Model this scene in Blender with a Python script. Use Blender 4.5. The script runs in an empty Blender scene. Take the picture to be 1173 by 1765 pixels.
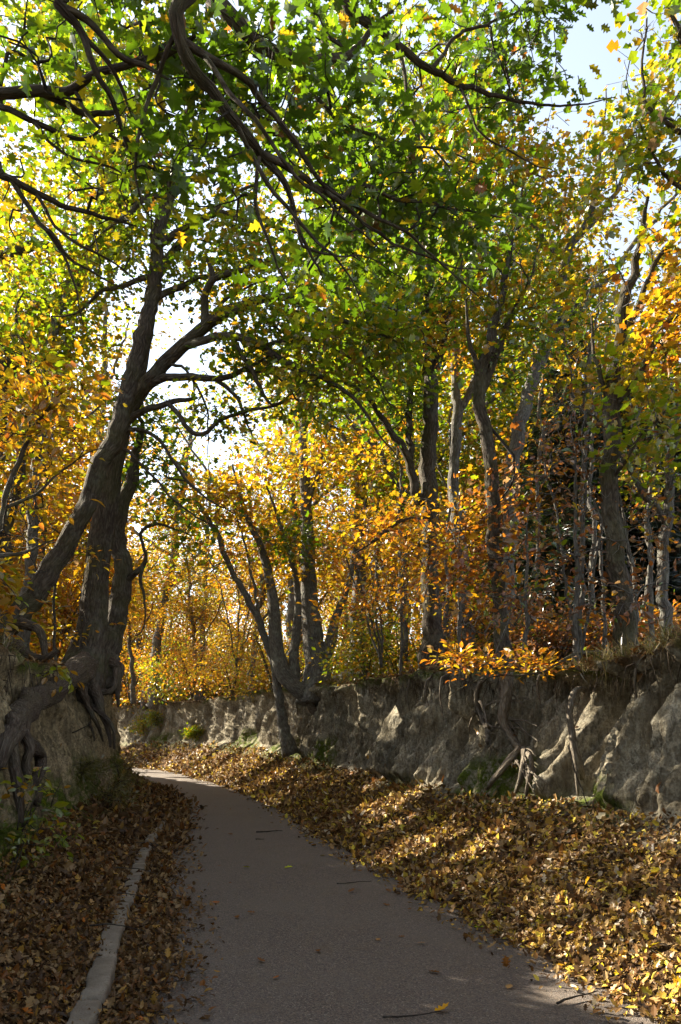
import bpy, math, random, time
import numpy as np
from mathutils import Vector, Matrix
T_START = time.time()
rng = np.random.default_rng(7)
random.seed(7)
scene = bpy.context.scene
col = scene.collection

# ------------------------------------------------------------------ camera, sky, sun, exposure
F, CX, HZ, EYE = 1373.0, 586.5, 1270.0, 1.6
cam_d = bpy.data.cameras.new('camera'); cam = bpy.data.objects.new('camera', cam_d); col.objects.link(cam)
cam.location = (0, 0, EYE); cam.rotation_euler = (math.radians(90), 0, 0)
cam_d.sensor_fit = 'AUTO'; cam_d.sensor_width = 36.0; cam_d.lens = 28.0
cam_d.shift_y = (HZ - 882.5) / 1765.0
cam_d.clip_start = 0.1; cam_d.clip_end = 2000
scene.camera = cam

SUN_EL, SUN_AZ = math.radians(31), math.radians(-61)      # azimuth measured from +Y, negative = to the left
SUN = np.array([math.sin(SUN_AZ) * math.cos(SUN_EL), math.cos(SUN_AZ) * math.cos(SUN_EL), math.sin(SUN_EL)])
world = bpy.data.worlds.new('World'); scene.world = world; world.use_nodes = True
wn = world.node_tree.nodes; wl = world.node_tree.links
bg = wn['Background']
sky = wn.new('ShaderNodeTexSky'); sky.sky_type = 'NISHITA'; sky.sun_disc = False
sky.sun_elevation = SUN_EL; sky.sun_rotation = SUN_AZ
sky.air_density = 1.0; sky.dust_density = 1.0; sky.ozone_density = 1.0
hs = wn.new('ShaderNodeHueSaturation'); hs.inputs['Saturation'].default_value = 0.6; hs.inputs['Value'].default_value = 1.0
wl.new(sky.outputs[0], hs.inputs['Color']); wl.new(hs.outputs[0], bg.inputs[0]); bg.inputs[1].default_value = 0.082
sd = bpy.data.lights.new('sun', 'SUN'); sd.energy = 5.0; sd.angle = math.radians(0.53); sd.color = (1.0, 0.90, 0.72)
so = bpy.data.objects.new('sun', sd); col.objects.link(so)
so.rotation_euler = Vector((-SUN[0], -SUN[1], -SUN[2])).to_track_quat('-Z', 'Y').to_euler()
scene.view_settings.view_transform = 'Standard'; scene.view_settings.look = 'None'
scene.view_settings.exposure = 2.45; scene.view_settings.gamma = 1.0
scene.render.engine = 'CYCLES'
cy = scene.cycles
cy.max_bounces = 7; cy.diffuse_bounces = 4; cy.glossy_bounces = 2; cy.transmission_bounces = 4
cy.use_denoising = True
cy.sample_clamp_indirect = 6.0

def P(px, py, D):
    return np.array([(px - CX) / F * D, D, EYE - (py - HZ) / F * D])
def proj(p):
    p = np.asarray(p); d = np.maximum(p[..., 1], 1e-3)
    return CX + p[..., 0] / d * F, HZ - (p[..., 2] - EYE) / d * F

# ------------------------------------------------------------------ noise
_perm = np.random.default_rng(3).permutation(512).astype(np.int64)
def _h(i, j, k):
    return _perm[(_perm[(_perm[i & 511] + j) & 511] + k) & 511]
def noise3(x, y, z):
    """value noise in -1..1"""
    x, y, z = np.broadcast_arrays(x, y, z)
    xi, yi, zi = np.floor(x).astype(np.int64), np.floor(y).astype(np.int64), np.floor(z).astype(np.int64)
    u, v, w = x - xi, y - yi, z - zi
    u = u*u*u*(u*(u*6-15)+10); v = v*v*v*(v*(v*6-15)+10); w = w*w*w*(w*(w*6-15)+10)
    r = 0
    for a in (0, 1):
        for b in (0, 1):
            for c in (0, 1):
                r = r + _h(xi+a, yi+b, zi+c) / 255.5 * (u if a else 1-u) * (v if b else 1-v) * (w if c else 1-w)
    return r - 1.0
def fbm(x, y, z, o=4):
    r = 0; a = 1.0; s = 0
    for i in range(o):
        r = r + a * noise3(x * 2**i + 17.3*i, y * 2**i + 5.1*i, z * 2**i); s += a; a *= 0.5
    return r / s
def ridged(x, y, z, o=3):
    r = 0; a = 1.0; s = 0
    for i in range(o):
        r = r + a * (1 - np.abs(noise3(x * 2**i + 9.7*i, y * 2**i + 3.3*i, z * 2**i)) * 2); s += a; a *= 0.5
    return r / s
def norm(v):
    return v / np.maximum(np.linalg.norm(v, axis=-1, keepdims=True), 1e-9)
def smooth(a, b, x):
    t = np.clip((x - a) / (b - a), 0, 1); return t*t*(3-2*t)
def catmull(pts, step):
    """resample control rows (N,k) (first three columns position) by a Catmull-Rom spline"""
    p = np.asarray(pts, float)
    if len(p) == 2:
        p = np.vstack([p[0], p.mean(0), p[1]])
    q = np.vstack([2*p[0]-p[1], p, 2*p[-1]-p[-2]])
    out = []
    for i in range(1, len(q)-2):
        L = np.linalg.norm(q[i+1, :3] - q[i, :3]); n = max(1, int(math.ceil(L / step)))
        t = np.arange(n)[:, None] / n
        out.append(0.5 * ((2*q[i]) + (-q[i-1]+q[i+1])*t + (2*q[i-1]-5*q[i]+4*q[i+1]-q[i+2])*t**2 + (-q[i-1]+3*q[i]-3*q[i+1]+q[i+2])*t**3))
    out.append(p[-1:]); return np.vstack(out)

# ------------------------------------------------------------------ mesh building
def mesh_from(name, verts, faces, mats, tint=None, smooth_shade=False, attrs=None):
    """faces: (M,3) or (M,4) array, or a list of such arrays"""
    if not isinstance(faces, list): faces = [faces]
    faces = [np.asarray(f, np.int32) for f in faces if len(f)]
    me = bpy.data.meshes.new(name)
    verts = np.asarray(verts, np.float32)
    me.vertices.add(len(verts)); me.vertices.foreach_set('co', verts.ravel())
    loops = np.concatenate([f.ravel() for f in faces]) if faces else np.zeros(0, np.int32)
    tot = np.concatenate([np.full(len(f), f.shape[1], np.int32) for f in faces]) if faces else np.zeros(0, np.int32)
    me.loops.add(len(loops)); me.loops.foreach_set('vertex_index', loops)
    me.polygons.add(len(tot))
    me.polygons.foreach_set('loop_start', np.concatenate([[0], np.cumsum(tot)[:-1]]).astype(np.int32))
    if smooth_shade:
        me.polygons.foreach_set('use_smooth', np.ones(len(tot), bool))
    else:
        me.polygons.foreach_set('use_smooth', np.zeros(len(tot), bool))
    if tint is not None:
        a = me.attributes.new('tint', 'FLOAT_COLOR', 'POINT')
        c = np.ones((len(verts), 4), np.float32); c[:, :3] = tint
        a.data.foreach_set('color', c.ravel())
    for k, v in (attrs or {}).items():
        a = me.attributes.new(k, 'FLOAT', 'POINT'); a.data.foreach_set('value', np.asarray(v, np.float32))
    me.update(calc_edges=True)
    for m in (mats if isinstance(mats, (list, tuple)) else [mats]):
        me.materials.append(m)
    return me
def link(name, me, parent=None):
    o = bpy.data.objects.new(name, me); col.objects.link(o)
    if parent is not None: o.parent = parent
    return o
def tag(o, label=None, cat=None, group=None, kind=None):
    if label: o['label'] = label
    if cat: o['category'] = cat
    if group: o['group'] = group
    if kind: o['kind'] = kind
    return o

# leaf outlines: x along the leaf, y across; star-shaped, fanned from a centre on the midrib
def outline(half, cx=0.45, fold=0.10):
    up = [(x, y) for x, y in half]
    pts = [(0, 0)] + up + [(1, 0)] + [(x, -y) for x, y in reversed(up)]
    v = [(cx, 0, 0)] + [(x, y, fold*abs(y)*2) for x, y in pts]
    n = len(pts)
    f = [(0, 1+i, 1+(i+1) % n) for i in range(n)]
    return np.array(v, float), np.array(f)
LEAF = {
    'maple': outline([(.03, .13), (.14, .42), (.30, .22), (.50, .50), (.57, .18), (.78, .22)]),
    'oak': outline([(.10, .09), (.24, .27), (.34, .11), (.50, .36), (.60, .13), (.77, .25), (.83, .09)], .45),
    'lobed': outline([(.14, .34), (.36, .18), (.58, .40)]),
    'ovate': (np.array([(0, 0, 0), (1, 0, -.05), (.30, .24, .07), (.68, .21, .07), (.30, -.24, .07), (.68, -.21, .07), (.5, 0, 0)], float),
              np.array([(0, 6, 2), (2, 6, 3), (3, 6, 1), (0, 4, 6), (4, 5, 6), (5, 1, 6)])),
    'kite': (np.array([(0, 0, 0), (1, 0, 0), (.45, .34, .06), (.45, -.34, .06)], float), np.array([(0, 1, 2), (0, 3, 1)])),
    'needle': (np.array([(0, 0, 0), (1, 0.02, 0), (.5, .05, .02), (.5, -.05, -.02)], float), np.array([(0, 1, 2), (0, 3, 1)])),
}
def leaf_geom(kind, pos, axis, nrm, size, tint, curl=0.25, r=None):
    r = r or rng
    tv, tf = LEAF[kind]
    N = len(pos)
    axis = norm(axis); nrm = norm(nrm - (nrm*axis).sum(-1, keepdims=True)*axis); side = np.cross(nrm, axis)
    cu = r.normal(0, curl, N)
    w = r.uniform(0.8, 1.2, N)
    z = tv[None, :, 2] * r.uniform(.3, 2.2, N)[:, None] + cu[:, None] * (tv[None, :, 0]-.3)**2
    v = pos[:, None, :] + size[:, None, None] * (tv[None, :, 0, None]*axis[:, None, :] + (tv[None, :, 1]*w[:, None])[..., None]*side[:, None, :] + z[..., None]*nrm[:, None, :])
    K = len(tv)
    f = tf[None] + (np.arange(N)*K)[:, None, None]
    t = np.repeat(tint, K, axis=0)
    return v.reshape(-1, 3), f.reshape(-1, tf.shape[1]), t

def frames(p):
    """parallel-transported normals along a polyline"""
    t = np.gradient(p, axis=0); t = norm(t)
    n = np.zeros_like(p)
    ref = np.array([1., 0, 0]) if abs(t[0, 0]) < .8 else np.array([0, 1., 0])
    a = ref - t[0]*np.dot(ref, t[0]); a /= np.linalg.norm(a)
    for i in range(len(p)):
        a = a - t[i]*np.dot(a, t[i]); a /= max(np.linalg.norm(a), 1e-9); n[i] = a
    return t, n, np.cross(t, n)
class Tubes:
    def __init__(s): s.v = []; s.f4 = []; s.f3 = []; s.n = 0; s.uv = []
    def add(s, p, r, sides, rough=0.0, seed=0.0, cap=True, groove=0.0):
        t, n, b = frames(p)
        an = np.arange(sides) / sides * 2*math.pi
        R = np.repeat(np.asarray(r, float)[:, None], sides, 1)
        if rough:
            c = np.cumsum(np.concatenate([[0], np.linalg.norm(np.diff(p, axis=0), axis=1)]))
            ca, sa = np.cos(an)[None], np.sin(an)[None]; cc = c[:, None]
            R = R * (1 + rough * fbm(ca*1.3+seed, sa*1.3, cc*1.6/(1+0*ca)+seed, 3) * 1.6)
            if groove:
                R = R * (1 + groove * (ridged(ca*7+seed, sa*7, cc*1.3, 2)-.35))
        v = p[:, None, :] + R[..., None] * (np.cos(an)[None, :, None]*n[:, None, :] + np.sin(an)[None, :, None]*b[:, None, :])
        m = len(p)
        i = np.arange(m-1)[:, None]*sides; j = np.arange(sides)[None]; k = (j+1) % sides
        s.f4.append((np.stack([i+j, i+k, i+sides+k, i+sides+j], -1).reshape(-1, 4)) + s.n)
        s.v.append(v.reshape(-1, 3))
        c_ = np.cumsum(np.concatenate([[0], np.linalg.norm(np.diff(p, axis=0), axis=1)])); r_ = max(float(np.mean(r)), .004)
        u_ = np.stack([np.repeat(np.cos(an)[None]*r_, m, 0), np.repeat(np.sin(an)[None]*r_, m, 0), np.repeat(c_[:, None]+p[0, 0]*3, sides, 1)], -1)
        s.uv.append(u_.reshape(-1, 3))
        if cap:
            s.uv.append(np.array([[0, 0, c_[-1]], [0, 0, 0]]))
            s.v.append(np.vstack([p[-1:]+t[-1]*r[-1]*.6, p[:1]]))
            e = s.n + (m-1)*sides; c0 = s.n + m*sides
            s.f3.append(np.stack([e+np.arange(sides), e+(np.arange(sides)+1) % sides, np.full(sides, c0)], -1))
            s.f3.append(np.stack([s.n+(np.arange(sides)+1) % sides, s.n+np.arange(sides), np.full(sides, c0+1)], -1))
            s.n += 2
        s.n += m*sides
    def mesh(s, name, mat, base=(0, 0, 0)):
        fs = [np.vstack(s.f4)] + ([np.vstack(s.f3)] if s.f3 else [])
        me = mesh_from(name, np.vstack(s.v) - np.asarray(base), fs, mat, smooth_shade=True)
        a = me.attributes.new('bark_uv', 'FLOAT_VECTOR', 'POINT'); a.data.foreach_set('vector', np.vstack(s.uv).astype(np.float32).ravel())
        return me

# ------------------------------------------------------------------ materials
def nodes(name):
    m = bpy.data.materials.new(name); m.use_nodes = True
    nt = m.node_tree; nt.nodes.clear()
    out = nt.nodes.new('ShaderNodeOutputMaterial')
    return m, nt, out
def N(nt, typ, **kw):
    n = nt.nodes.new(typ)
    for k, v in kw.items():
        if k.startswith('i_'):
            n.inputs[k[2:].replace('_', ' ')].default_value = v
        else: setattr(n, k, v)
    return n
def ramp(nt, fac, stops):
    r = nt.nodes.new('ShaderNodeValToRGB'); e = r.color_ramp.elements
    while len(e) < len(stops): e.new(0.5)
    for k, (p, c) in enumerate(stops):
        e[k].position = p; e[k].color = (*c, 1) if len(c) == 3 else c
    nt.links.new(fac, r.inputs[0]); return r.outputs[0]
def noise_node(nt, vec, scale, detail=4, rough=.55, dist=0.0):
    n = N(nt, 'ShaderNodeTexNoise'); n.inputs['Scale'].default_value = scale; n.inputs['Detail'].default_value = detail
    n.inputs['Roughness'].default_value = rough; n.inputs['Distortion'].default_value = dist
    if vec is not None: nt.links.new(vec, n.inputs['Vector'])
    return n.outputs[0]
def mixc(nt, fac, a, b, blend='MIX'):
    m = nt.nodes.new('ShaderNodeMix'); m.data_type = 'RGBA'; m.blend_type = blend
    for s, v in ((m.inputs[0], fac), (m.inputs[6], a), (m.inputs[7], b)):
        if hasattr(v, 'is_output'): nt.links.new(v, s)
        elif isinstance(v, (int, float)): s.default_value = v
        else: s.default_value = (*v, 1)
    return m.outputs[2]
def math_n(nt, op, a, b=0.0, clamp=False):
    m = nt.nodes.new('ShaderNodeMath'); m.operation = op; m.use_clamp = clamp
    for s, v in ((m.inputs[0], a), (m.inputs[1], b)):
        if hasattr(v, 'is_output'): nt.links.new(v, s)
        else: s.default_value = v
    return m.outputs[0]
def bump(nt, h, strength, dist, prev=None):
    b = nt.nodes.new('ShaderNodeBump'); b.inputs['Strength'].default_value = strength; b.inputs['Distance'].default_value = dist
    nt.links.new(h, b.inputs['Height'])
    if prev is not None: nt.links.new(prev, b.inputs['Normal'])
    return b.outputs[0]
def princ(nt, out, color, rough=.9, normal=None, spec=.3):
    p = nt.nodes.new('ShaderNodeBsdfPrincipled')
    if hasattr(color, 'is_output'): nt.links.new(color, p.inputs['Base Color'])
    else: p.inputs['Base Color'].default_value = (*color, 1)
    if hasattr(rough, 'is_output'): nt.links.new(rough, p.inputs['Roughness'])
    else: p.inputs['Roughness'].default_value = rough
    p.inputs['Specular IOR Level'].default_value = spec
    if normal is not None: nt.links.new(normal, p.inputs['Normal'])
    nt.links.new(p.outputs[0], out.inputs[0]); return p
def pos_node(nt):
    return nt.nodes.new('ShaderNodeNewGeometry').outputs['Position']
def scaled(nt, vec, s):
    m = N(nt, 'ShaderNodeMapping'); m.inputs['Scale'].default_value = s; nt.links.new(vec, m.inputs['Vector']); return m.outputs[0]

def leaf_material(name, trans=0.5, refl=0.6, gloss=0.06):
    m, nt, out = nodes(name)
    a = N(nt, 'ShaderNodeAttribute', attribute_name='tint')
    c = a.outputs['Color']
    v = noise_node(nt, pos_node(nt), 45, 2)
    c2 = mixc(nt, math_n(nt, 'MULTIPLY', v, .45), c, mixc(nt, 1.0, c, (.55, .42, .30), 'MULTIPLY'))
    d = N(nt, 'ShaderNodeBsdfDiffuse'); nt.links.new(mixc(nt, 1.0, c2, (refl, refl, refl), 'MULTIPLY'), d.inputs[0])
    t = N(nt, 'ShaderNodeBsdfTranslucent'); nt.links.new(c2, t.inputs[0])
    mx = N(nt, 'ShaderNodeMixShader'); mx.inputs[0].default_value = trans
    nt.links.new(d.outputs[0], mx.inputs[1]); nt.links.new(t.outputs[0], mx.inputs[2])
    g = N(nt, 'ShaderNodeBsdfGlossy'); g.inputs['Roughness'].default_value = .38; g.inputs[0].default_value = (1, 1, 1, 1)
    m2 = N(nt, 'ShaderNodeMixShader'); m2.inputs[0].default_value = gloss
    nt.links.new(mx.outputs[0], m2.inputs[1]); nt.links.new(g.outputs[0], m2.inputs[2])
    nt.links.new(m2.outputs[0], out.inputs[0]); return m
M_LEAF = leaf_material('leaf', .58, .6)
M_LITTER = leaf_material('dry_leaf', .12, 1.0, .015)
M_GRASS = leaf_material('grass_blade', .35, .8, .05)

def bark_material(name, c0, c1, c2, scale=1.0, lichen=0.25, moss=0.0):
    m, nt, out = nodes(name)
    v = N(nt, 'ShaderNodeAttribute', attribute_name='bark_uv').outputs['Vector']
    vs = scaled(nt, v, (1, 1, .22))
    n1 = noise_node(nt, vs, 34*scale, 6, .68, .5)
    n0 = noise_node(nt, vs, 11*scale, 3, .6, .3)
    vo = N(nt, 'ShaderNodeTexVoronoi'); vo.feature = 'DISTANCE_TO_EDGE'; vo.inputs['Scale'].default_value = 30*scale
    wv = N(nt, 'ShaderNodeVectorMath', operation='ADD'); nt.links.new(vs, wv.inputs[0])
    wn_ = N(nt, 'ShaderNodeTexNoise'); wn_.inputs['Scale'].default_value = 14; nt.links.new(vs, wn_.inputs['Vector'])
    ws = N(nt, 'ShaderNodeVectorMath', operation='SCALE'); ws.inputs['Scale'].default_value = .06; nt.links.new(wn_.outputs['Color'], ws.inputs[0])
    nt.links.new(ws.outputs[0], wv.inputs[1]); nt.links.new(wv.outputs[0], vo.inputs['Vector'])
    h = math_n(nt, 'ADD', math_n(nt, 'ADD', math_n(nt, 'MULTIPLY', n1, .75), math_n(nt, 'MULTIPLY', n0, .35)), math_n(nt, 'MULTIPLY', vo.outputs['Distance'], .7))
    c = ramp(nt, h, [(.30, c0), (.56, c1), (.86, c2)])
    li = noise_node(nt, v, 5.0, 5, .65)
    c = mixc(nt, math_n(nt, 'MULTIPLY', ramp(nt, li, [(.52, (0, 0, 0)), (.66, (1, 1, 1))]), lichen), c, (.26, .27, .22))
    if moss:
        mo = noise_node(nt, v, 2.3, 4, .6)
        c = mixc(nt, math_n(nt, 'MULTIPLY', ramp(nt, mo, [(.45, (0, 0, 0)), (.62, (1, 1, 1))]), moss), c, (.075, .085, .02))
    princ(nt, out, c, .92, bump(nt, h, 1.0, .05), .12); return m
M_BARK = bark_material('bark_dark', (.014, .011, .009), (.052, .041, .032), (.115, .094, .074), 1, .18, .25)
M_BARKG = bark_material('bark_grey', (.035, .031, .027), (.095, .086, .075), (.18, .168, .15), 1.1, .4)
M_TWIG = bark_material('twig_bark', (.02, .017, .015), (.045, .038, .032), (.09, .08, .07), 2, .2)
M_TWIGG = bark_material('twig_bark_grey', (.05, .045, .04), (.115, .105, .095), (.20, .19, .17), 2, .3)
M_ROOT = bark_material('root_bark', (.04, .03, .023), (.12, .098, .076), (.22, .19, .15), 1.3, .15)
M_ROOTD = bark_material('root_bark_dark', (.02, .015, .012), (.07, .05, .038), (.14, .11, .085), 1.2, .1, .15)

def earth_material(name, warm=0.0):
    m, nt, out = nodes(name)
    v = pos_node(nt)
    za = N(nt, 'ShaderNodeAttribute', attribute_name='wallness').outputs['Fac']
    ma = N(nt, 'ShaderNodeAttribute', attribute_name='moss').outputs['Fac']
    st = scaled(nt, v, (1, 1, .3))
    n1 = noise_node(nt, st, 3.2, 6, .62); n2 = noise_node(nt, v, 34, 5, .7); n3 = noise_node(nt, st, 11, 5, .65, .8)
    pale = (.46, .42, .33) if not warm else (.50, .39, .23)
    mid = (.33, .295, .215) if not warm else (.38, .29, .165)
    dark = (.12, .098, .066)
    e = ramp(nt, n1, [(.28, dark), (.47, mid), (.66, pale)])
    e = mixc(nt, math_n(nt, 'MULTIPLY', ramp(nt, n3, [(.40, (1, 1, 1)), (.56, (0, 0, 0))]), .55), e, (.085, .065, .04))
    e = mixc(nt, math_n(nt, 'MULTIPLY', ramp(nt, n2, [(.38, (1, 1, 1)), (.55, (0, 0, 0))]), .6), e, (.115, .09, .058))
    e = mixc(nt, math_n(nt, 'MULTIPLY', ramp(nt, noise_node(nt, st, 19, 4, .7, .6), [(.36, (1, 1, 1)), (.48, (0, 0, 0))]), .6), e, (.06, .046, .03))
    g = ramp(nt, n2, [(.3, (.035, .022, .012)), (.5, (.085, .05, .024)), (.7, (.16, .095, .045))])
    c = mixc(nt, za, g, e)
    mg = ramp(nt, noise_node(nt, v, 60, 3, .7), [(.3, (.045, .062, .010)), (.7, (.12, .15, .022))])
    c = mixc(nt, math_n(nt, 'MULTIPLY', ma, ramp(nt, noise_node(nt, v, 7, 5, .7), [(.40, (0, 0, 0)), (.52, (1, 1, 1))])), c, mg)
    h = math_n(nt, 'ADD', math_n(nt, 'MULTIPLY', n3, .7), math_n(nt, 'MULTIPLY', n2, .45))
    cr = noise_node(nt, scaled(nt, v, (1, 1, .45)), 21, 4, .7, .5)
    vp = N(nt, 'ShaderNodeTexVoronoi'); vp.inputs['Scale'].default_value = 17; nt.links.new(scaled(nt, v, (1, 1, .6)), vp.inputs['Vector'])
    b = bump(nt, math_n(nt, 'ADD', cr, math_n(nt, 'MULTIPLY', vp.outputs['Distance'], .5)), 1.0, .07)
    b = bump(nt, h, 1.0, .06, b)
    b = bump(nt, noise_node(nt, v, 120, 3, .7), .6, .006, b)
    princ(nt, out, c, .95, b, .1); return m
M_EARTH = earth_material('loess_earth'); M_EARTHW = earth_material('ochre_earth', 1)

def road_material():
    m, nt, out = nodes('asphalt')
    v = pos_node(nt)
    vo = N(nt, 'ShaderNodeTexVoronoi'); vo.inputs['Scale'].default_value = 125; nt.links.new(v, vo.inputs['Vector'])
    hue = N(nt, 'ShaderNodeSeparateColor'); nt.links.new(vo.outputs['Color'], hue.inputs[0])
    c = ramp(nt, hue.outputs[0], [(0, (.028, .025, .024)), (.45, (.103, .083, .069)), (.75, (.152, .110, .086)), (.93, (.135, .115, .10)), (1, (.27, .24, .205))])
    big = noise_node(nt, v, .9, 5, .6)
    c = mixc(nt, ramp(nt, big, [(.35, (0, 0, 0)), (.7, (.55, .55, .55))]), c, (.13, .108, .090))
    dirt = noise_node(nt, v, 2.6, 6, .7)
    c = mixc(nt, ramp(nt, dirt, [(.56, (0, 0, 0)), (.75, (.6, .6, .6))]), c, (.12, .085, .05))
    crack = N(nt, 'ShaderNodeTexVoronoi'); crack.feature = 'DISTANCE_TO_EDGE'; crack.inputs['Scale'].default_value = .55
    wv = N(nt, 'ShaderNodeVectorMath', operation='ADD'); nt.links.new(v, wv.inputs[0])
    nz = N(nt, 'ShaderNodeTexNoise'); nz.inputs['Scale'].default_value = 3; nt.links.new(v, nz.inputs['Vector'])
    nt.links.new(nz.outputs['Color'], wv.inputs[1]); nt.links.new(wv.outputs[0], crack.inputs['Vector'])
    ck = ramp(nt, crack.outputs['Distance'], [(.0, (1, 1, 1)), (.006, (0, 0, 0))])
    c = mixc(nt, math_n(nt, 'MULTIPLY', ck, .0), c, (.02, .017, .014))
    h = math_n(nt, 'ADD', vo.outputs['Distance'], math_n(nt, 'MULTIPLY', noise_node(nt, v, 240, 2), .4))
    princ(nt, out, c, .82, bump(nt, h, .8, .006), .35); return m
M_ROAD = road_material()
def kerb_material():
    m, nt, out = nodes('kerb_concrete'); v = pos_node(nt)
    c = ramp(nt, noise_node(nt, v, 5, 6, .7), [(.3, (.12, .098, .075)), (.55, (.21, .178, .14)), (.75, (.30, .26, .21))])
    n2 = noise_node(nt, v, 90, 3, .7)
    c = mixc(nt, math_n(nt, 'MULTIPLY', ramp(nt, n2, [(.3, (1, 1, 1)), (.5, (0, 0, 0))]), .6), c, (.08, .07, .055))
    princ(nt, out, c, .93, bump(nt, n2, .8, .008), .2); return m
M_KERB = kerb_material()
def plain(name, c, rough=.9):
    m, nt, out = nodes(name); n = noise_node(nt, pos_node(nt), 30, 4)
    princ(nt, out, ramp(nt, n, [(.3, tuple(x*.6 for x in c)), (.7, tuple(min(1, x*1.3) for x in c))]), rough, bump(nt, n, .5, .01)); return m
M_WOOD = plain('weathered_wood', (.30, .26, .20))

GREEN, LIME, YELL, GOLD, ORAN = (.105, .20, .005), (.25, .335, .006), (.46, .35, .010), (.56, .295, .009), (.58, .205, .010)
DGREEN = (.085, .165, .005)
RUST, BROWN, TAN, DBR = (.36, .115, .015), (.17, .075, .022), (.36, .22, .09), (.07, .036, .016)
PAL = {
    'green': [(5, GREEN), (3, LIME), (3, DGREEN), (.5, YELL), (.15, RUST)],
    'dgreen': [(5, DGREEN), (4, GREEN), (1, LIME), (.25, YELL), (.25, RUST)],
    'lime': [(3, LIME), (2, GREEN), (1.6, YELL), (.4, GOLD)],
    'yg': [(3, YELL), (2.5, LIME), (1.4, GREEN), (1.3, GOLD), (.3, ORAN)],
    'gold': [(3, GOLD), (3.6, YELL), (.9, ORAN), (.5, RUST), (.8, LIME)],
    'orange': [(2, ORAN), (3, GOLD), (1.6, YELL), (.9, RUST)],
    'rust': [(3, RUST), (2, BROWN), (1.3, ORAN), (1.2, GOLD), (.5, TAN), (.8, LIME)],
    'brown': [(2.5, BROWN), (2, RUST), (1, TAN), (.7, GOLD), (.4, GREEN)],
    'litter': [(3.2, (.125, .068, .027)), (2.8, (.060, .036, .019)), (1.9, (.27, .18, .085)), (.9, (.20, .08, .018)), (.7, (.34, .20, .04)), (1, (.17, .105, .048))],
    'litter_gold': [(3.2, (.135, .070, .026)), (2.6, (.058, .034, .018)), (2.4, (.34, .225, .10)), (.9, (.22, .095, .02)), (1.5, (.50, .32, .055)), (.8, (.60, .50, .06)), (1.4, (.21, .13, .055)), (.45, (.58, .50, .36))],
    'bright': [(3, YELL), (2, GOLD), (1.5, TAN), (.5, LIME), (.5, ORAN)],
    'pine': [(3, (.016, .034, .012)), (2, (.03, .055, .016)), (.5, (.06, .08, .02))],
    'sprig': [(4, (.55, .58, .02)), (1, LIME), (1, YELL)],
    'olive': [(3, (.20, .19, .025)), (2, (.30, .26, .04)), (1, (.12, .14, .015))],
    'moss': [(2, (.07, .085, .012)), (1, (.12, .12, .02))],
    'grass': [(2, (.13, .13, .03)), (3, (.24, .19, .07)), (1, (.08, .10, .015)), (2, (.13, .085, .04))],
}
def pick(pal, n, r=None):
    r = r or rng
    p = PAL[pal]; w = np.array([a for a, _ in p]); c = np.array([b for _, b in p])
    i = r.choice(len(p), n, p=w/w.sum())
    j = r.choice(len(p), n, p=w/w.sum())
    k = r.uniform(0, .35, (n, 1))
    return np.clip((c[i]*(1-k) + c[j]*k) * r.uniform(.75, 1.25, (n, 1)), 0.003, .9)

# ------------------------------------------------------------------ the lie of the land
R0 = catmull([(2.45, -8, 0), (2.25, 1, 0), (1.84, 4.4, 0), (1.46, 5.9, 0), (0.69, 9.15, 0), (-0.23, 12.6, 0), (-1.55, 18.3, 0), (-4.3, 27.5, 0), (-9.8, 40, 0), (-20, 50, 0), (-36, 57, 0)], .05)
L0 = catmull([(-1.0, -8, 0), (-1.05, 0, 0), (-1.12, 4.4, 0), (-1.5, 7, 0), (-2.06, 9.55, 0), (-3.3, 16.9, 0), (-4.6, 22, 0), (-7.3, 29, 0), (-13, 38, 0), (-22, 45.5, 0), (-37, 52, 0)], .05)
def lip_z(y):
    return np.interp(y, [-10, 0, 7, 14, 22, 29, 50, 100, 400], [2.25, 2.28, 2.38, 2.72, 3.08, 3.3, 3.6, 4.6, 9])
def foot_z(y, right):
    return np.interp(y, [-10, 5, 9, 14, 22, 29, 60], [.95, .95, .82, .78, .98, 1.18, 1.3]) if right else np.interp(y, [-10, 5, 9, 16, 30], [.6, .6, .55, .6, .8])

def smooth_normals(c):
    d = np.gradient(c[:, :2], axis=0); k = 61
    pad = np.pad(d, ((k//2, k//2), (0, 0)), 'edge'); ker = np.ones(k)/k
    d = np.stack([np.convolve(pad[:, i], ker, 'valid') for i in (0, 1)], 1)
    return norm(np.stack([d[:, 1], -d[:, 0]], 1))            # to the right of travel

def station_rows(c, near, mid, far):
    """indices along a 5 cm centreline: dense where the camera is close"""
    y = c[:, 1]; out = []; acc = 1e9; seg = np.concatenate([[0], np.linalg.norm(np.diff(c[:, :2], axis=0), axis=1)])
    s = np.cumsum(seg); pos = []; cur = 0.0
    while cur < s[-1]:
        pos.append(cur); yy = np.interp(cur, s, y)
        cur += far*2 if yy < 2.5 else near if yy < 13 else mid if yy < 24 else far
    pos = np.array(pos)
    return np.stack([np.interp(pos, s, c[:, i]) for i in range(2)], 1), pos, s

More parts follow.
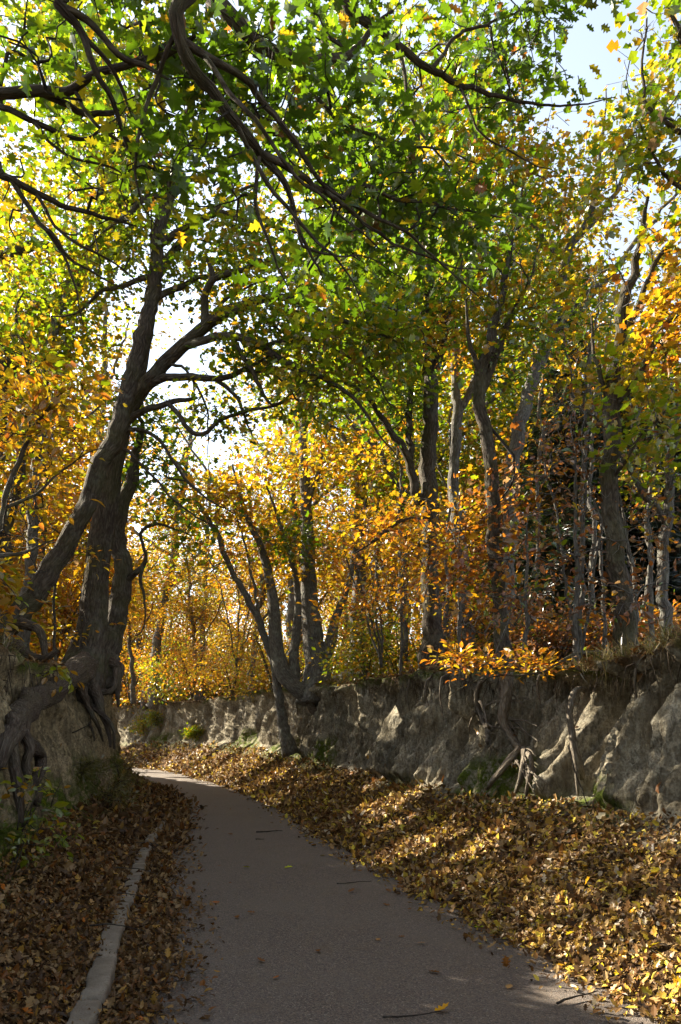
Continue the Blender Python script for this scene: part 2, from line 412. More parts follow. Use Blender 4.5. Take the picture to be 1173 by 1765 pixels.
def build_bank(side, c, near, ncw, mat, name):
    right = side > 0
    nr = smooth_normals(c) * side
    pts, spos, s = station_rows(c, near, near*1.8, .16)
    nx = np.stack([np.interp(spos, s, nr[:, i]) for i in range(2)], 1); nx = norm(nx)
    ys = pts[:, 1]; n = len(pts)
    fz, lz = foot_z(ys, right), lip_z(ys)
    lz = lz + .12*fbm(spos*.6, 3.1+side, 0*spos, 3) + .07*fbm(spos*3.1, 8.1+side, 0*spos, 3)
    if right:
        su = np.linspace(-.25, 1.5, 24); slope_w = 1.5
    else:
        su = np.linspace(-.2, 1.35, 24); slope_w = 1.35
    V = np.linspace(0, 1, ncw)[1:]
    pl = np.array([.04, .1, .2, .35, .55, .8, 1.1, 1.5, 2, 2.7, 3.5, 4.5, 5.5, 6.5])
    nu = len(su)+len(V)+len(pl)
    off = np.zeros((n, nu)); zz = np.zeros((n, nu)); wall = np.zeros((n, nu)); moss = np.zeros((n, nu))
    S = spos[:, None]
    # slope of leaf litter
    U = su[None]
    t = np.clip(U/slope_w, -.2, 1)
    if right:
        prof = np.where(t < 0, t*.25, .75*t + .25*t*t)
    else:
        prof = np.where(t < .28, t*.08, .0224 + (np.maximum(t, .28)-.28)/.72*.9776)
    off[:, :len(su)] = U
    zz[:, :len(su)] = -.012 + prof*fz[:, None] + (.06*smooth(.05, .5, t) + .008)*fbm(S*.9+40*side, U*1.4, 0*S, 4)*1.6
    wall[:, :len(su)] = smooth(.93, 1.04, t + .16*noise3(S*1.1, U*2, S*0+2+side) - .02) * (1 if right else .9)
    # wall
    vv = V[None]
    wz = fz[:, None] + (lz-fz)[:, None]*vv
    base = np.where(vv < .4, .30*(vv/.4)**.8, .30 + .14*((vv-.4)/.6)) if right else .14*(vv/1)**.7 + .28*np.maximum(vv-.1, 0)**1.2
    amp = smooth(0, .12, vv) * (1 - .55*smooth(.93, 1, vv))
    X, Z = S, wz
    wob = .35*noise3(X*.9, Z*1.1, 0*X+2) + .12*noise3(X*3, Z*2.6, 0*X+6)
    Xw = X + .04*Z + .25*wob
    k_ = 1 if right else .6
    d = .20*fbm(X*.55+7*side, Z*.25, 0*X+1, 2)*1.6
    d = d + k_*.13*(ridged(Xw*1.1+11*side, Z*.18, 0*X+5, 2)-.45)*1.4
    d = d + k_*.19*(ridged(Xw*2.7+3*side, Z*.35, 0*X+9, 2)-.42)*1.5
    d = d + k_*.12*(ridged(Xw*5.6+8, Z*.55, 0*X+61, 2)-.45)*1.5
    d = d + k_*.06*(ridged(Xw*11+.4, Z*1.3, 0*X+41, 2)-.4)*1.5
    d = d + .030*fbm(X*8, Z*6.5, 0*X+13, 3)*1.6
    d = d - .12*np.maximum(0, fbm(Xw*2.3, Z*1.1, 0*X+21, 3)-.12)*2.6
    d = d - .20*smooth(.10, .40, fbm(Xw*1.3+31, Z*.35, 0*X+44, 2))*smooth(.15, .5, vv)
    # fluted buttresses leaning out at the foot
    d = d + .09*np.maximum(0, ridged(X*1.5+.15*Z, Z*.1, 0*X+30, 1)-.35)*(1-smooth(.0, .62, vv)) * (1 if right else .4)
    on = np.clip(.5 + 1.1*fbm(X*1.3, X*0, X*0+50, 3), 0, 1.4)
    over = (.20*smooth(.80, .97, vv) - .14*smooth(.5, .78, vv)*(1-smooth(.84, .96, vv)))*on + .05*fbm(X*6, Z*5, X*0+55, 3)*smooth(.8, .95, vv)*2
    o_w = slope_w + base - amp*d - over*(1 if right else .7)
    i0 = len(su); i1 = i0+len(V)
    off[:, i0:i1] = o_w; zz[:, i0:i1] = wz + .03*fbm(X*3, Z*3, X*0+70, 2)
    wall[:, i0:i1] = 1 - .9*smooth(.95, 1.0, vv + .06*fbm(X*4, X*0, X*0+3, 3))
    mz = (wz-fz[:, None])
    moss[:, i0:i1] = smooth(.12, .5, fbm(X*.5+2*side, Z*.4, 0*X+60, 2) + .42 - mz*.95) * (1-smooth(.5, .9, mz))
    moss[:, :i0] = smooth(.78, 1.0, t)*smooth(.1, .5, fbm(S*.5+2*side, fz[:, None]*.4+0*t, 0*S+60, 2)+.42)
    moss[:, i0:i1] = np.maximum(moss[:, i0:i1], .8*smooth(.9, .97, vv)*smooth(-.1, .2, noise3(X*.9, X*0, X*0+4)))
    if not right:
        moss[:, :i1] = np.maximum(moss[:, :i1], .9*smooth(.0, .25, fbm(np.concatenate([S+0*U, X+0*vv], 1)*.8, np.concatenate([zz[:, :i0], wz], 1)*.9, np.zeros((n, i1))+8, 3))*smooth(.25, .5, np.concatenate([zz[:, :i0], wz], 1))*(1-smooth(1.0, 1.5, np.concatenate([zz[:, :i0], wz], 1))))
    # plateau
    lip = off[:, i1-1]
    off[:, i1:] = lip[:, None] + pl[None]
    zz[:, i1:] = zz[:, i1-1:i1] + .05*(1-np.exp(-pl[None]*4)) + .05*fbm(S*.8, pl[None]*.9+0*S, 0*S+80, 3)*smooth(.1, .8, pl[None]) - .35*smooth(5.2, 6.5, pl[None])
    wall[:, i1:] = .05
    moss[:, i1:] = .35*smooth(0, .3, noise3(S*.7, pl[None]+0*S, 0*S+90))*(1-smooth(.5, 2.5, pl[None]))
    pos = np.zeros((n, nu, 3))
    pos[..., 0] = pts[:, None, 0] + nx[:, None, 0]*off; pos[..., 1] = pts[:, None, 1] + nx[:, None, 1]*off; pos[..., 2] = zz
    i = np.arange(n-1)[:, None]*nu; j = np.arange(nu-1)[None]
    q = np.stack([i+j, i+j+1, i+nu+j+1, i+nu+j], -1).reshape(-1, 4)
    if side > 0: q = q[:, ::-1]
    q = q[:, ::-1]
    me = mesh_from(name, pos.reshape(-1, 3), q, mat, smooth_shade=True, attrs={'wallness': wall.ravel(), 'moss': moss.ravel()})
    o = link(name, me); tag(o, kind='structure')
    return dict(pos=pos, spos=spos, ys=ys, su=len(su), wall=(i0, i1), off=off, slope_w=slope_w, U=su)

BR = build_bank(+1, R0, .030, 84, M_EARTH, 'right_bank')
BL = build_bank(-1, L0, .040, 64, M_EARTHW, 'left_bank')

# road sheet, a little wider than its edges so that the litter laps over it
m_ = min(len(R0), len(L0)); k_ = np.linspace(0, 1, 400)
rr = np.stack([np.interp(k_, np.linspace(0, 1, len(R0)), R0[:, i]) for i in (0, 1)], 1)
ll = np.stack([np.interp(k_, np.linspace(0, 1, len(L0)), L0[:, i]) for i in (0, 1)], 1)
dv = norm(rr-ll); rr = rr + dv*.35; ll = ll - dv*.55
w_ = np.linspace(0, 1, 13)
rp = np.zeros((400, 13, 3)); rp[..., :2] = ll[:, None]*(1-w_)[None, :, None] + rr[:, None]*w_[None, :, None]
rp[..., 2] = .018*(1-(2*w_-1)**2)[None] - .016 + .006*fbm(rp[..., 0], rp[..., 1], rp[..., 0]*0, 3)
i = np.arange(399)[:, None]*13; j = np.arange(12)[None]
tag(link('road', mesh_from('road', rp.reshape(-1, 3), np.stack([i+j, i+j+1, i+14+j, i+13+j], -1).reshape(-1, 4), M_ROAD, smooth_shade=True)), kind='structure')

# ground: one sheet to the horizon, dipping beneath the road cut
gx = np.concatenate([-np.geomspace(600, 46, 14), np.linspace(-44, 34, 157), np.geomspace(36, 600, 14)])
gy = np.concatenate([-np.geomspace(400, 22, 8), np.linspace(-20, 80, 201), np.geomspace(82, 900, 16)])
GX, GY = np.meshgrid(gx, gy, indexing='ij')
cen = np.vstack([(rr+ll)/2]); dist = np.full(GX.shape, 1e9)
for c in cen[::3]: dist = np.minimum(dist, (GX-c[0])**2 + (GY-c[1])**2)
dist = np.sqrt(dist)
behind = smooth(-8, -12, GY)
GZ = lip_z(GY) - .12 + .15*fbm(GX*.15, GY*.15, 0*GX, 3) + .0009*np.maximum(np.abs(GX)-12, 0)**1.6*smooth(0, 1, np.abs(GX))
GZ = np.where(dist < 6.0, -1.2 + (GZ+1.2)*smooth(4.6, 6.0, dist), GZ)
i = np.arange(len(gx)-1)[:, None]*len(gy); j = np.arange(len(gy)-1)[None]
tag(link('ground', mesh_from('ground', np.stack([GX, GY, GZ], -1).reshape(-1, 3), np.stack([i+j, i+len(gy)+j, i+len(gy)+j+1, i+j+1], -1).reshape(-1, 4), M_EARTH, smooth_shade=True,
    attrs={'wallness': np.zeros(GX.size), 'moss': np.full(GX.size, .15)})), kind='structure')
def ground_z(x, y):
    """height of the woodland floor near (x, y)"""
    return float(lip_z(y) - .08)

# points of the right slope that the sun should reach: leaves between them and the sun are cut out of the crowns
def surf_at(B, px, py):
    p = B['pos'].reshape(-1, 3); ok = p[:, 1] > 2
    u, v = proj(p); e = (u-px)**2 + (v-py)**2 + np.where(ok, 0, 1e9)
    c = np.where(e < max(e.min()*4, 150))[0]; return p[c[np.argmin(p[c, 1])]]
SUN_SPOTS = []
for (x, y, r) in [(985, 1600, .2), (1040, 1630, .22), (1095, 1660, .22), (1075, 1600, .22), (1140, 1640, .22), (1135, 1700, .22), (1168, 1680, .22), (1120, 1580, .2), (940, 1590, .14), (700, 1475, .16), (745, 1460, .2), (790, 1440, .2), (840, 1425, .18), (660, 1395, .2), (690, 1370, .22),
                  (730, 1350, .2), (760, 1400, .22), (590, 1330, .2), (615, 1310, .2), (640, 1345, .2), (405, 1305, .45), (430, 1290, .35), (330, 1305, .4), (270, 1312, .5), (300, 1300, .3), (370, 1310, .3), (660, 1190, .25), (650, 1240, .25), (570, 1200, .25),
                  (420, 1285, .5), (450, 1300, .5), (350, 1318, .5), (395, 1320, .5), (250, 1308, .5), (470, 1330, .3), (940, 1190, .25), (950, 1250, .34), (930, 1320, .25), (1000, 1230, .34), (1040, 1240, .28), (975, 1340, .25), (1010, 1340, .25), (1035, 1285, .22), (985, 1195, .2), (905, 1190, .2), (880, 1330, .2), (790, 1210, .2), (830, 1250, .2), (720, 1450, .2), (770, 1490, .14), (680, 1410, .2), (820, 1460, .18), (640, 1380, .2)]:
    SUN_SPOTS.append((surf_at(BR, x, y), r*(1.5 if y > 1390 else 1.25)))
SUN_SPOTS += [(P(1125, 480, 10.2), .75), (P(1150, 570, 10.2), .6), (P(1080, 540, 10.2), .5)]
def sunlit_cull(p, keep=None):
    k = np.ones(len(p), bool)
    for c, r in SUN_SPOTS:
        d = p - c; t = d @ SUN; e = np.linalg.norm(d - t[:, None]*SUN, axis=1)
        k &= ~((t > .35) & (e < r*1.3))
    return k
# openings in the leaf roof where the photograph shows sky: (px, py, rx, ry, how empty)
SKY_GAPS = [(345, 690, 75, 42, .68), (390, 770, 62, 50, .65), (300, 640, 60, 30, .45), (1040, 95, 75, 90, .93), (960, 190, 60, 60, .8), (1130, 60, 50, 60, .7), (1100, 350, 50, 60, .7),
            (880, 655, 50, 28, .75), (700, 130, 50, 50, .5), (450, 90, 40, 60, .5), (240, 930, 25, 30, .6), (520, 690, 70, 25, .5), (1020, 420, 40, 40, .5), (840, 400, 40, 30, .4), (300, 200, 40, 30, .5), (980, 300, 40, 50, .5)]
def gap_cull(p, r):
    u, v = proj(p); k = np.ones(len(p), bool)
    for x, y, a, b, e in SKY_GAPS:
        w = ((u-x)/a)**2 + ((v-y)/b)**2
        k &= ~((w < 1) & (r.random(len(p)) < e*(1-.3*w)) & (p[:, 1] > 1))
    return k

# ------------------------------------------------------------------ trees
class Tree:
    def __init__(s, name, base, label=None, cat='tree', group=None, bark=None, twig=None, seed=1, leafmat=None):
        s.r = np.random.default_rng(seed); s.name = name; s.base = np.asarray(base, float); s.seed = seed
        s.bark = bark or M_BARK; s.twig = twig or M_TWIG; s.lm = leafmat or M_LEAF
        s.root = bpy.data.objects.new(name, None); s.root.empty_display_size = .3; col.objects.link(s.root); s.root.location = base
        tag(s.root, label, cat, group)
        s.np = np.zeros((0, 3)); s.nr = np.zeros(0); s.nd = np.zeros((0, 3)); s.ok = np.zeros(0, bool)
        s.tw = Tubes(); s.ends = []; s.leaves = []
    def limb(s, pts, part='limb', step=.12, wig=.02, sides=12, rough=.12, attach=True, growable=1.0, groove=0.0, mat=None, snap=True, rs=1.0):
        """pts: rows (x, y, z, r). growable: the outer fraction that may carry twigs"""
        pts = np.array(pts, float); pts[:, 3] *= rs
        if snap and len(s.np) and part not in ('trunk',):
            k = np.argmin(((s.np-pts[0, :3])**2).sum(1)); pts = pts.copy(); pts[0, :3] = s.np[k]
        c = catmull(pts, step); p = c[:, :3]; r = np.maximum(c[:, 3], .003)
        L = np.cumsum(np.concatenate([[0], np.linalg.norm(np.diff(p, axis=0), axis=1)]))
        w = wig*smooth(0, .3, L)[:, None]
        sd = s.seed*1.37 + len(s.np)*.01
        p = p + w*np.stack([fbm(L*1.3+sd, 0*L+k*7, 0*L, 2)*1.1 + .9*(np.abs(noise3(L*3.1+sd, 0*L+k*5, 0*L+3))-.4) + .4*(np.abs(noise3(L*7.3+sd, 0*L+k*3, 0*L+9))-.4) for k in range(3)], 1)*1.5
        t = Tubes(); t.add(p, r, sides, rough, sd, groove=groove)
        o = link(part, t.mesh(part, mat or s.bark, s.base), s.root)
        if attach:
            s.np = np.vstack([s.np, p]); s.nr = np.concatenate([s.nr, r]); s.nd = np.vstack([s.nd, norm(np.gradient(p, axis=0))])
            s.ok = np.concatenate([s.ok, np.linspace(0, 1, len(p)) > (1-growable)])
        return o
    def pl(s, pts, **kw):
        """limb given as rows (px, py, depth, radius) read off the photograph"""
        return s.limb([(*P(a, b, D), r) for a, b, D, r in pts], **kw)
    def rootpx(s, B, pts, off=.5, **kw):
        """a root lying on the face of a bank: depth taken from the face itself"""
        D = np.array([surf_at(B, a, b)[1] for a, b, _ in pts])
        if len(D) > 2: D[1:-1] = .25*D[:-2] + .5*D[1:-1] + .25*D[2:]
        rows = [(*P(a, b, d - off*r_ - .04), r_) for (a, b, r_), d in zip(pts, D)]
        kw.setdefault('mat', M_ROOT); kw.setdefault('step', .05); kw.setdefault('sides', 12); kw.setdefault('rough', .26); kw.setdefault('groove', .12)
        return s.limb(rows, part='root', attach=False, snap=False, **kw)
    def blob(s, px, py, D, rx, ry, rd, n):
        d = s.r.normal(size=(n, 3)); d = d/np.linalg.norm(d, axis=1, keepdims=True)*(s.r.random((n, 1))**.42)
        c = P(px, py, D); k = D/F
        return c + d*np.array([rx*k, rd, ry*k])
    def grow(s, pts, pal, seg=.22, per=22, size=.10, leaf='lobed', spread=.16, rtip=.0042, flat=.35, sides=4, droop=.1, curl=.42, sun_cull=True, gap=True, maxlen=None):
        pts = np.asarray(pts)
        src = s.np[s.ok]
        if len(pts) == 0: return
        dd = np.array([((src-p)**2).sum(1).min() for p in pts])
        pts = pts[np.argsort(dd)]
        nP, nR, nD = s.np[s.ok], s.nr[s.ok], s.nd[s.ok]
        cap = len(nP) + len(pts)*40
        A = np.zeros((cap, 3)); A[:len(nP)] = nP; DR = np.zeros((cap, 3)); DR[:len(nP)] = nD
        RR = np.zeros(cap); RR[:len(nP)] = nR; n0 = n = len(nP); par = np.full(cap, -1, int); cnt = np.zeros(cap); chains = []
        for p in pts:
            e = p - A[:n]; d2 = (e*e).sum(1)
            al = (e*DR[:n]).sum(1)/np.sqrt(d2+1e-6)
            q = int(np.argmin(d2*(1.35-.5*al)))
            L = math.sqrt(d2[q]); k = min(38, max(2, int(math.ceil(L/seg))))
            c1 = A[q] + DR[q]*L*.38 + s.r.normal(0, .10, 3)*L + np.array([0, 0, .08*L])
            t = (np.arange(1, k+1)/k)[:, None]
            path = (1-t)**2*A[q] + 2*t*(1-t)*c1 + t*t*p
            path[:-1] += s.r.normal(0, .016+.012*L/k, (k-1, 3))
            A[n:n+k] = path; par[n:n+k] = np.concatenate([[q], np.arange(n, n+k-1)])
            dr = np.diff(np.vstack([A[q], path]), axis=0); DR[n:n+k] = norm(dr)
            chains.append((q, n, k)); cnt[n+k-1] = 1
            s.ends.append(None)
            n += k
        for i in range(n-1, n0-1, -1):
            if par[i] >= 0: cnt[par[i]] += cnt[i]
        rad = rtip*np.maximum(cnt[:n], 1)**.46
        for q, a, k in chains:
            lim = (RR[q] if q < n0 else rad[q])*.85
            rad[a:a+k] = np.minimum(rad[a:a+k], max(lim, rtip))
            rr = np.concatenate([[rad[a]], rad[a:a+k]]); pp = np.vstack([A[q], A[a:a+k]])
            s.tw.add(pp, rr, sides + (3 if rr[0] > .015 else 0) + (3 if rr[0] > .03 else 0), cap=False)
        # leaves along the outer part of each twig
        pos, ax = [], []
        for q, a, k in chains:
            m = max(1, s.r.poisson(per))
            f = s.r.random(m)**.7*min(k-1, 2.6/seg*.22+1)
            i = np.clip((a+k-1-f), a, a+k-1); i0 = i.astype(int); fr = (i-i0)[:, None]
            i1 = np.minimum(i0+1, a+k-1)
            p = A[i0]*(1-fr) + A[i1]*fr
            o = s.r.normal(0, 1, (m, 3)); o[:, 2] *= .55
            pos.append(p + o*spread); ax.append(norm(o)*.9 + DR[i0]*.5)
        pos = np.vstack(pos); ax = np.vstack(ax) + np.array([0, 0, -droop])
        keep = np.ones(len(pos), bool)
        if sun_cull: keep &= sunlit_cull(pos)
        if gap: keep &= gap_cull(pos, s.r)
        keep &= ~((np.linalg.norm(pos - np.array([0, 0, EYE]), axis=1) < 2.6))
        pos, ax = pos[keep], ax[keep]
        m = len(pos)
        nr = s.r.normal(0, flat, (m, 3)) + np.array([0, 0, 1.0]) + .25*SUN
        sz = size*np.exp(s.r.normal(0, .22, m))
        s.leaves.append((leaf, pos, ax, nr, sz, pick(pal, m, s.r), curl))
    def finish(s, singles=0, min_px=10.0):
        if s.tw.n: tag(link('twigs', s.tw.mesh('twigs', s.twig, s.base), s.root), kind='stuff')
        if s.leaves:
            V, FF, TT, n = [], [], [], 0
            one = []
            for leaf, pos, ax, nr, sz, tc, curl in s.leaves:
                if singles:
                    u, v = proj(pos); vis = (pos[:, 1] > 1) & (u > -10) & (u < 1183) & (v > -10) & (v < 1775)
                    pxs = np.where(vis, sz/np.maximum(pos[:, 1], .1)*F, 0)
                    for k in np.where(pxs > min_px)[0]: one.append((pxs[k], leaf, pos[k], ax[k], nr[k], sz[k], tc[k]))
            one.sort(key=lambda a: -a[0]); one = one[:singles]
            cut = one[-1][0] if one else 1e9
            for leaf, pos, ax, nr, sz, tc, curl in s.leaves:
                if one:
                    u, v = proj(pos); vis = (pos[:, 1] > 1) & (u > -10) & (u < 1183) & (v > -10) & (v < 1775)
                    pxs = np.where(vis, sz/np.maximum(pos[:, 1], .1)*F, 0); k = pxs < cut
                    pos, ax, nr, sz, tc = pos[k], ax[k], nr[k], sz[k], tc[k]
                v, f, t = leaf_geom(leaf, pos, ax, nr, sz, tc, curl, s.r)
                V.append(v); FF.append(f+n); TT.append(t); n += len(v)
            if n: tag(link('crown', mesh_from('crown', np.vstack(V)-s.base, FF, s.lm, np.vstack(TT)), s.root), kind='stuff')
            for _, leaf, p, a, nrm, sz, tc in one:
                a = norm(a); z = norm(nrm - np.dot(nrm, a)*a); y = np.cross(z, a)
                o = link('leaf', leaf_variant(leaf, tc, s.lm), s.root)
                M = Matrix(((a[0], y[0], z[0], 0), (a[1], y[1], z[1], 0), (a[2], y[2], z[2], 0), (0, 0, 0, 1)))
                o.matrix_local = Matrix.Translation(Vector(p-s.base)) @ M @ Matrix.Scale(float(sz), 4)
        return s.root
_lv = {}
def leaf_variant(leaf, tc, mat):
    """shared leaf meshes: a handful of tints of each outline"""
    cands = [GREEN, LIME, YELL, GOLD, ORAN, DGREEN, RUST, BROWN, TAN, (.40, .44, .02)]
    k = int(np.argmin([np.abs(np.array(c)-tc).sum() for c in cands])); q = random.randrange(3)
    key = (leaf, k, q, mat.name)
    if key not in _lv:
        v, f, t = leaf_geom(leaf, np.zeros((1, 3)), np.array([[1., 0, 0]]), np.array([[0, 0, 1.]]), np.ones(1), np.array([cands[k]]), .3, np.random.default_rng(q*31+k))
        _lv[key] = mesh_from('leaf', v, f, mat, t)
    return _lv[key]
# ------------------------------------------------------------------ the oak whose limbs roof the foreground
def px(pts, D=None):
    return [(*P(a, b, d), r) for a, b, d, r in pts]
oak = Tree('overhanging_oak', (-5.2, 2.6, 2.25), 'big dark oak whose green lobed limbs hang across the top of the picture', seed=11, bark=M_BARK, twig=M_TWIG)
oak.limb([(-5.2, 2.6, 1.9, .42), (-5.15, 2.62, 2.6, .33), (-5.0, 2.7, 4.0, .29), (-4.7, 2.9, 5.6, .25), (-4.4, 3.1, 7.2, .20), (-4.0, 3.4, 9.0, .14), (-3.6, 3.8, 11, .07), (-3.4, 4.0, 12.5, .03)], part='trunk', sides=20, rough=.12, groove=.12, growable=.2)
oak.limb([(-4.7, 2.9, 5.5, .10), (-3.2, 3.8, 6.3, .085)] + px([(270, -90, 4.6, .072), (300, 20, 4.7, .062), (320, 105, 4.8, .055), (360, 155, 4.9, .05), (402, 212, 5.0, .045), (440, 262, 5.2, .04), (468, 300, 5.3, .032), (490, 345, 5.4, .024), (512, 400, 5.5, .018), (545, 480, 5.6, .008)]), growable=.55, rs=0.72, wig=.026, step=.07)
oak.pl([(440, 262, 5.2, .03), (500, 292, 5.3, .027), (548, 322, 5.5, .024), (590, 340, 5.6, .021), (640, 326, 5.8, .018), (700, 340, 6, .015), (770, 350, 6.2, .012), (860, 375, 6.4, .007)], rs=.82, wig=.026, step=.07)
oak.pl([(560, 328, 5.5, .022), (600, 358, 5.6, .018), (650, 395, 5.7, .015), (705, 432, 5.9, .011), (780, 452, 6.1, .008), (850, 462, 6.3, .005)], rs=.82, wig=.026, step=.07)
oak.pl([(322, 75, 4.8, .05), (352, 92, 4.8, .04), (410, 122, 4.9, .036), (460, 172, 5.1, .032), (505, 232, 5.2, .027), (545, 290, 5.4, .022), (592, 338, 5.6, .017), (625, 380, 5.6, .008)], rs=0.64, wig=.026, step=.07)
oak.pl([(500, 370, 5.4, .016), (530, 425, 5.5, .012), (580, 440, 5.6, .009), (640, 445, 5.8, .006), (700, 470, 5.9, .004)], rs=.82, wig=.026, step=.07)
oak.limb([(-4.3, 3.2, 7.6, .12), (-2.9, 4.6, 8.0, .10)] + px([(330, -70, 6.0, .08), (362, 0, 5.9, .075), (398, 45, 5.9, .07), (445, 78, 6.0, .066), (490, 96, 6.1, .062), (532, 108, 6.2, .055), (570, 98, 6.3, .047), (606, 86, 6.4, .038), (640, 56, 6.5, .028), (680, 10, 6.6, .012)]), growable=.6, rs=.82, wig=.026, step=.07)
oak.limb([(-4.0, 3.4, 9.0, .10), (-2.2, 5.5, 9.2, .085)] + px([(560, -70, 6.8, .062), (600, -2, 6.8, .055), (650, 45, 6.9, .05), (690, 83, 7.0, .045), (738, 118, 7.1, .04), (800, 145, 7.3, .034), (860, 165, 7.5, .026), (925, 179, 7.7, .018), (1000, 178, 7.9, .012), (1060, 165, 8, .005)]), growable=.7, rs=0.70, wig=.026, step=.07)
oak.pl([(738, 118, 7.1, .025), (780, 75, 7.2, .02), (830, 45, 7.4, .015), (900, 15, 7.6, .01), (960, -30, 7.8, .006)], rs=.82, wig=.026, step=.07)
oak.limb([(-4.8, 2.8, 5.0, .10), (-3.9, 4.2, 5.7, .085)] + px([(-60, 140, 5.6, .075), (0, 152, 5.6, .07), (60, 156, 5.6, .064), (120, 150, 5.6, .056), (180, 126, 5.5, .048), (240, 108, 5.4, .042), (300, 84, 5.2, .034), (335, 62, 5.1, .02)]), growable=.7, rs=0.56, wig=.026, step=.07)
oak.pl([(60, 156, 5.6, .035), (100, 172, 5.7, .03), (150, 190, 5.8, .026), (200, 190, 5.9, .02), (240, 170, 6, .01)], rs=.82, wig=.026, step=.07)
oak.limb([(-4.8, 2.8, 4.8, .09), (-4.0, 4.5, 5.2, .07)] + px([(-60, 185, 6.0, .05), (0, 194, 6.0, .044), (50, 210, 6.0, .04), (100, 226, 6.1, .036), (150, 231, 6.2, .026), (195, 205, 6.3, .015), (215, 180, 6.4, .006)]), growable=.7, rs=0.51, wig=.026, step=.07)
oak.limb([(-4.9, 2.75, 4.4, .08), (-3.8, 4.6, 4.7, .06)] + px([(-50, 280, 5.6, .045), (0, 306, 5.6, .04), (60, 330, 5.6, .035), (115, 348, 5.7, .03), (175, 366, 5.8, .024), (230, 392, 5.9, .01)]), growable=.6, rs=0.59, wig=.026, step=.07)
oak.pl([(18, 314, 5.6, .03), (45, 355, 5.6, .026), (80, 400, 5.6, .022), (110, 445, 5.7, .018), (160, 475, 5.8, .012), (220, 512, 5.9, .006)], rs=0.64, wig=.026, step=.07)
oak.pl([(80, 400, 5.6, .014), (112, 450, 5.7, .012), (122, 500, 5.7, .009), (136, 560, 5.8, .004)], rs=.82, wig=.026, step=.07)
oak.limb([(-4.5, 3.0, 6.4, .09), (-3.2, 3.6, 6.6, .07)] + px([(60, -60, 4.9, .045), (100, 0, 4.9, .04), (140, 62, 5.0, .034), (160, 115, 5.0, .028), (188, 172, 5.1, .024), (206, 215, 5.2, .02), (234, 268, 5.3, .014), (290, 312, 5.5, .005)]), growable=.6, rs=0.68, wig=.026, step=.07)
oak.pl([(140, 62, 5.0, .02), (190, 120, 5.1, .017), (215, 175, 5.2, .014), (245, 240, 5.3, .01), (270, 300, 5.3, .007), (320, 350, 5.4, .003)], rs=.82, wig=.026, step=.07)
oak.pl([(206, 215, 5.2, .014), (222, 262, 5.3, .012), (248, 300, 5.4, .009), (258, 345, 5.5, .006), (256, 400, 5.6, .004)], rs=.82, wig=.026, step=.07)
oak.pl([(100, 0, 4.9, .03), (150, 40, 4.95, .026), (200, 90, 5, .022), (240, 108, 5.1, .018), (285, 130, 5.2, .008)], rs=.82, wig=.026, step=.07)
for pts in [[(402, 212, 5.0, .016), (450, 300, 5.1, .014), (520, 385, 5.2, .011), (585, 450, 5.3, .008), (630, 540, 5.4, .004)], [(308, 40, 4.75, .016), (262, 140, 4.9, .013), (232, 250, 5.0, .01), (245, 350, 5.1, .006), (290, 420, 5.2, .003)],
            [(440, 262, 5.2, .014), (438, 340, 5.2, .012), (462, 420, 5.3, .009), (500, 500, 5.4, .004)], [(590, 340, 5.6, .015), (680, 385, 5.7, .012), (760, 450, 5.8, .009), (830, 515, 5.9, .004)], [(500, 96, 6.1, .02), (560, 185, 6.1, .016), (650, 235, 6.2, .012), (770, 262, 6.3, .007), (860, 300, 6.4, .003)],
            [(690, 83, 7.0, .018), (705, 175, 7.0, .015), (745, 255, 7.1, .011), (800, 310, 7.2, .006), (850, 330, 7.3, .003)], [(790, 140, 7.3, .014), (830, 220, 7.3, .011), (890, 270, 7.4, .008), (960, 300, 7.5, .003)], [(352, 92, 4.8, .016), (430, 190, 4.7, .014), (490, 290, 4.8, .011), (560, 350, 4.9, .008), (650, 420, 5.0, .004)],
            [(60, 330, 5.6, .013), (110, 400, 5.6, .011), (180, 450, 5.7, .008), (250, 500, 5.8, .004)], [(60, 210, 6.0, .013), (120, 270, 6.0, .01), (200, 300, 6.1, .007), (270, 360, 6.2, .003)], [(120, 150, 5.6, .015), (170, 220, 5.6, .012), (235, 270, 5.7, .008), (300, 290, 5.8, .003)]]:
    oak.pl(pts, wig=.022, step=.07, sides=7)
q = [oak.blob(*b) for b in [(400, 150, 5.7, 120, 80, .6, 26), (330, 110, 5.6, 60, 80, .5, 14), (560, 210, 6.1, 100, 80, .7, 22), (640, 300, 6.4, 110, 55, .6, 24), (740, 370, 6.6, 130, 60, .8, 24), (700, 430, 6.5, 130, 45, .7, 18), (600, 390, 6.3, 70, 60, .5, 10),
     (520, 130, 6.7, 110, 90, .8, 22), (640, 30, 7.1, 110, 60, .8, 16), (310, 270, 5.1, 50, 40, .4, 7), (540, 450, 6.1, 60, 50, .4, 6)]]
oak.grow(np.vstack(q), 'dgreen', per=13, size=.125, leaf='oak', spread=.15, flat=.6, seg=.16)
q = [oak.blob(*b) for b in [(800, 60, 7.9, 150, 75, .9, 36), (900, 110, 8.0, 110, 80, .7, 30), (960, 20, 7.9, 80, 40, .6, 12), (860, 150, 7.8, 110, 35, .5, 10)]]
oak.grow(np.vstack(q), 'dgreen', per=10, size=.12, leaf='oak', spread=.17, flat=.65, seg=.2)
q = [oak.blob(*b) for b in [(60, 90, 6.4, 110, 80, .8, 16), (170, 60, 6.0, 110, 70, .7, 14), (120, 200, 6.8, 130, 60, .7, 12), (240, 60, 5.6, 60, 60, .5, 8)]]
oak.grow(np.vstack(q), 'green', per=10, size=.12, leaf='oak', spread=.17, flat=.6, seg=.2)
q = [oak.blob(*b) for b in [(100, 420, 5.7, 130, 70, .3, 9), (250, 330, 5.4, 60, 80, .3, 8)]]
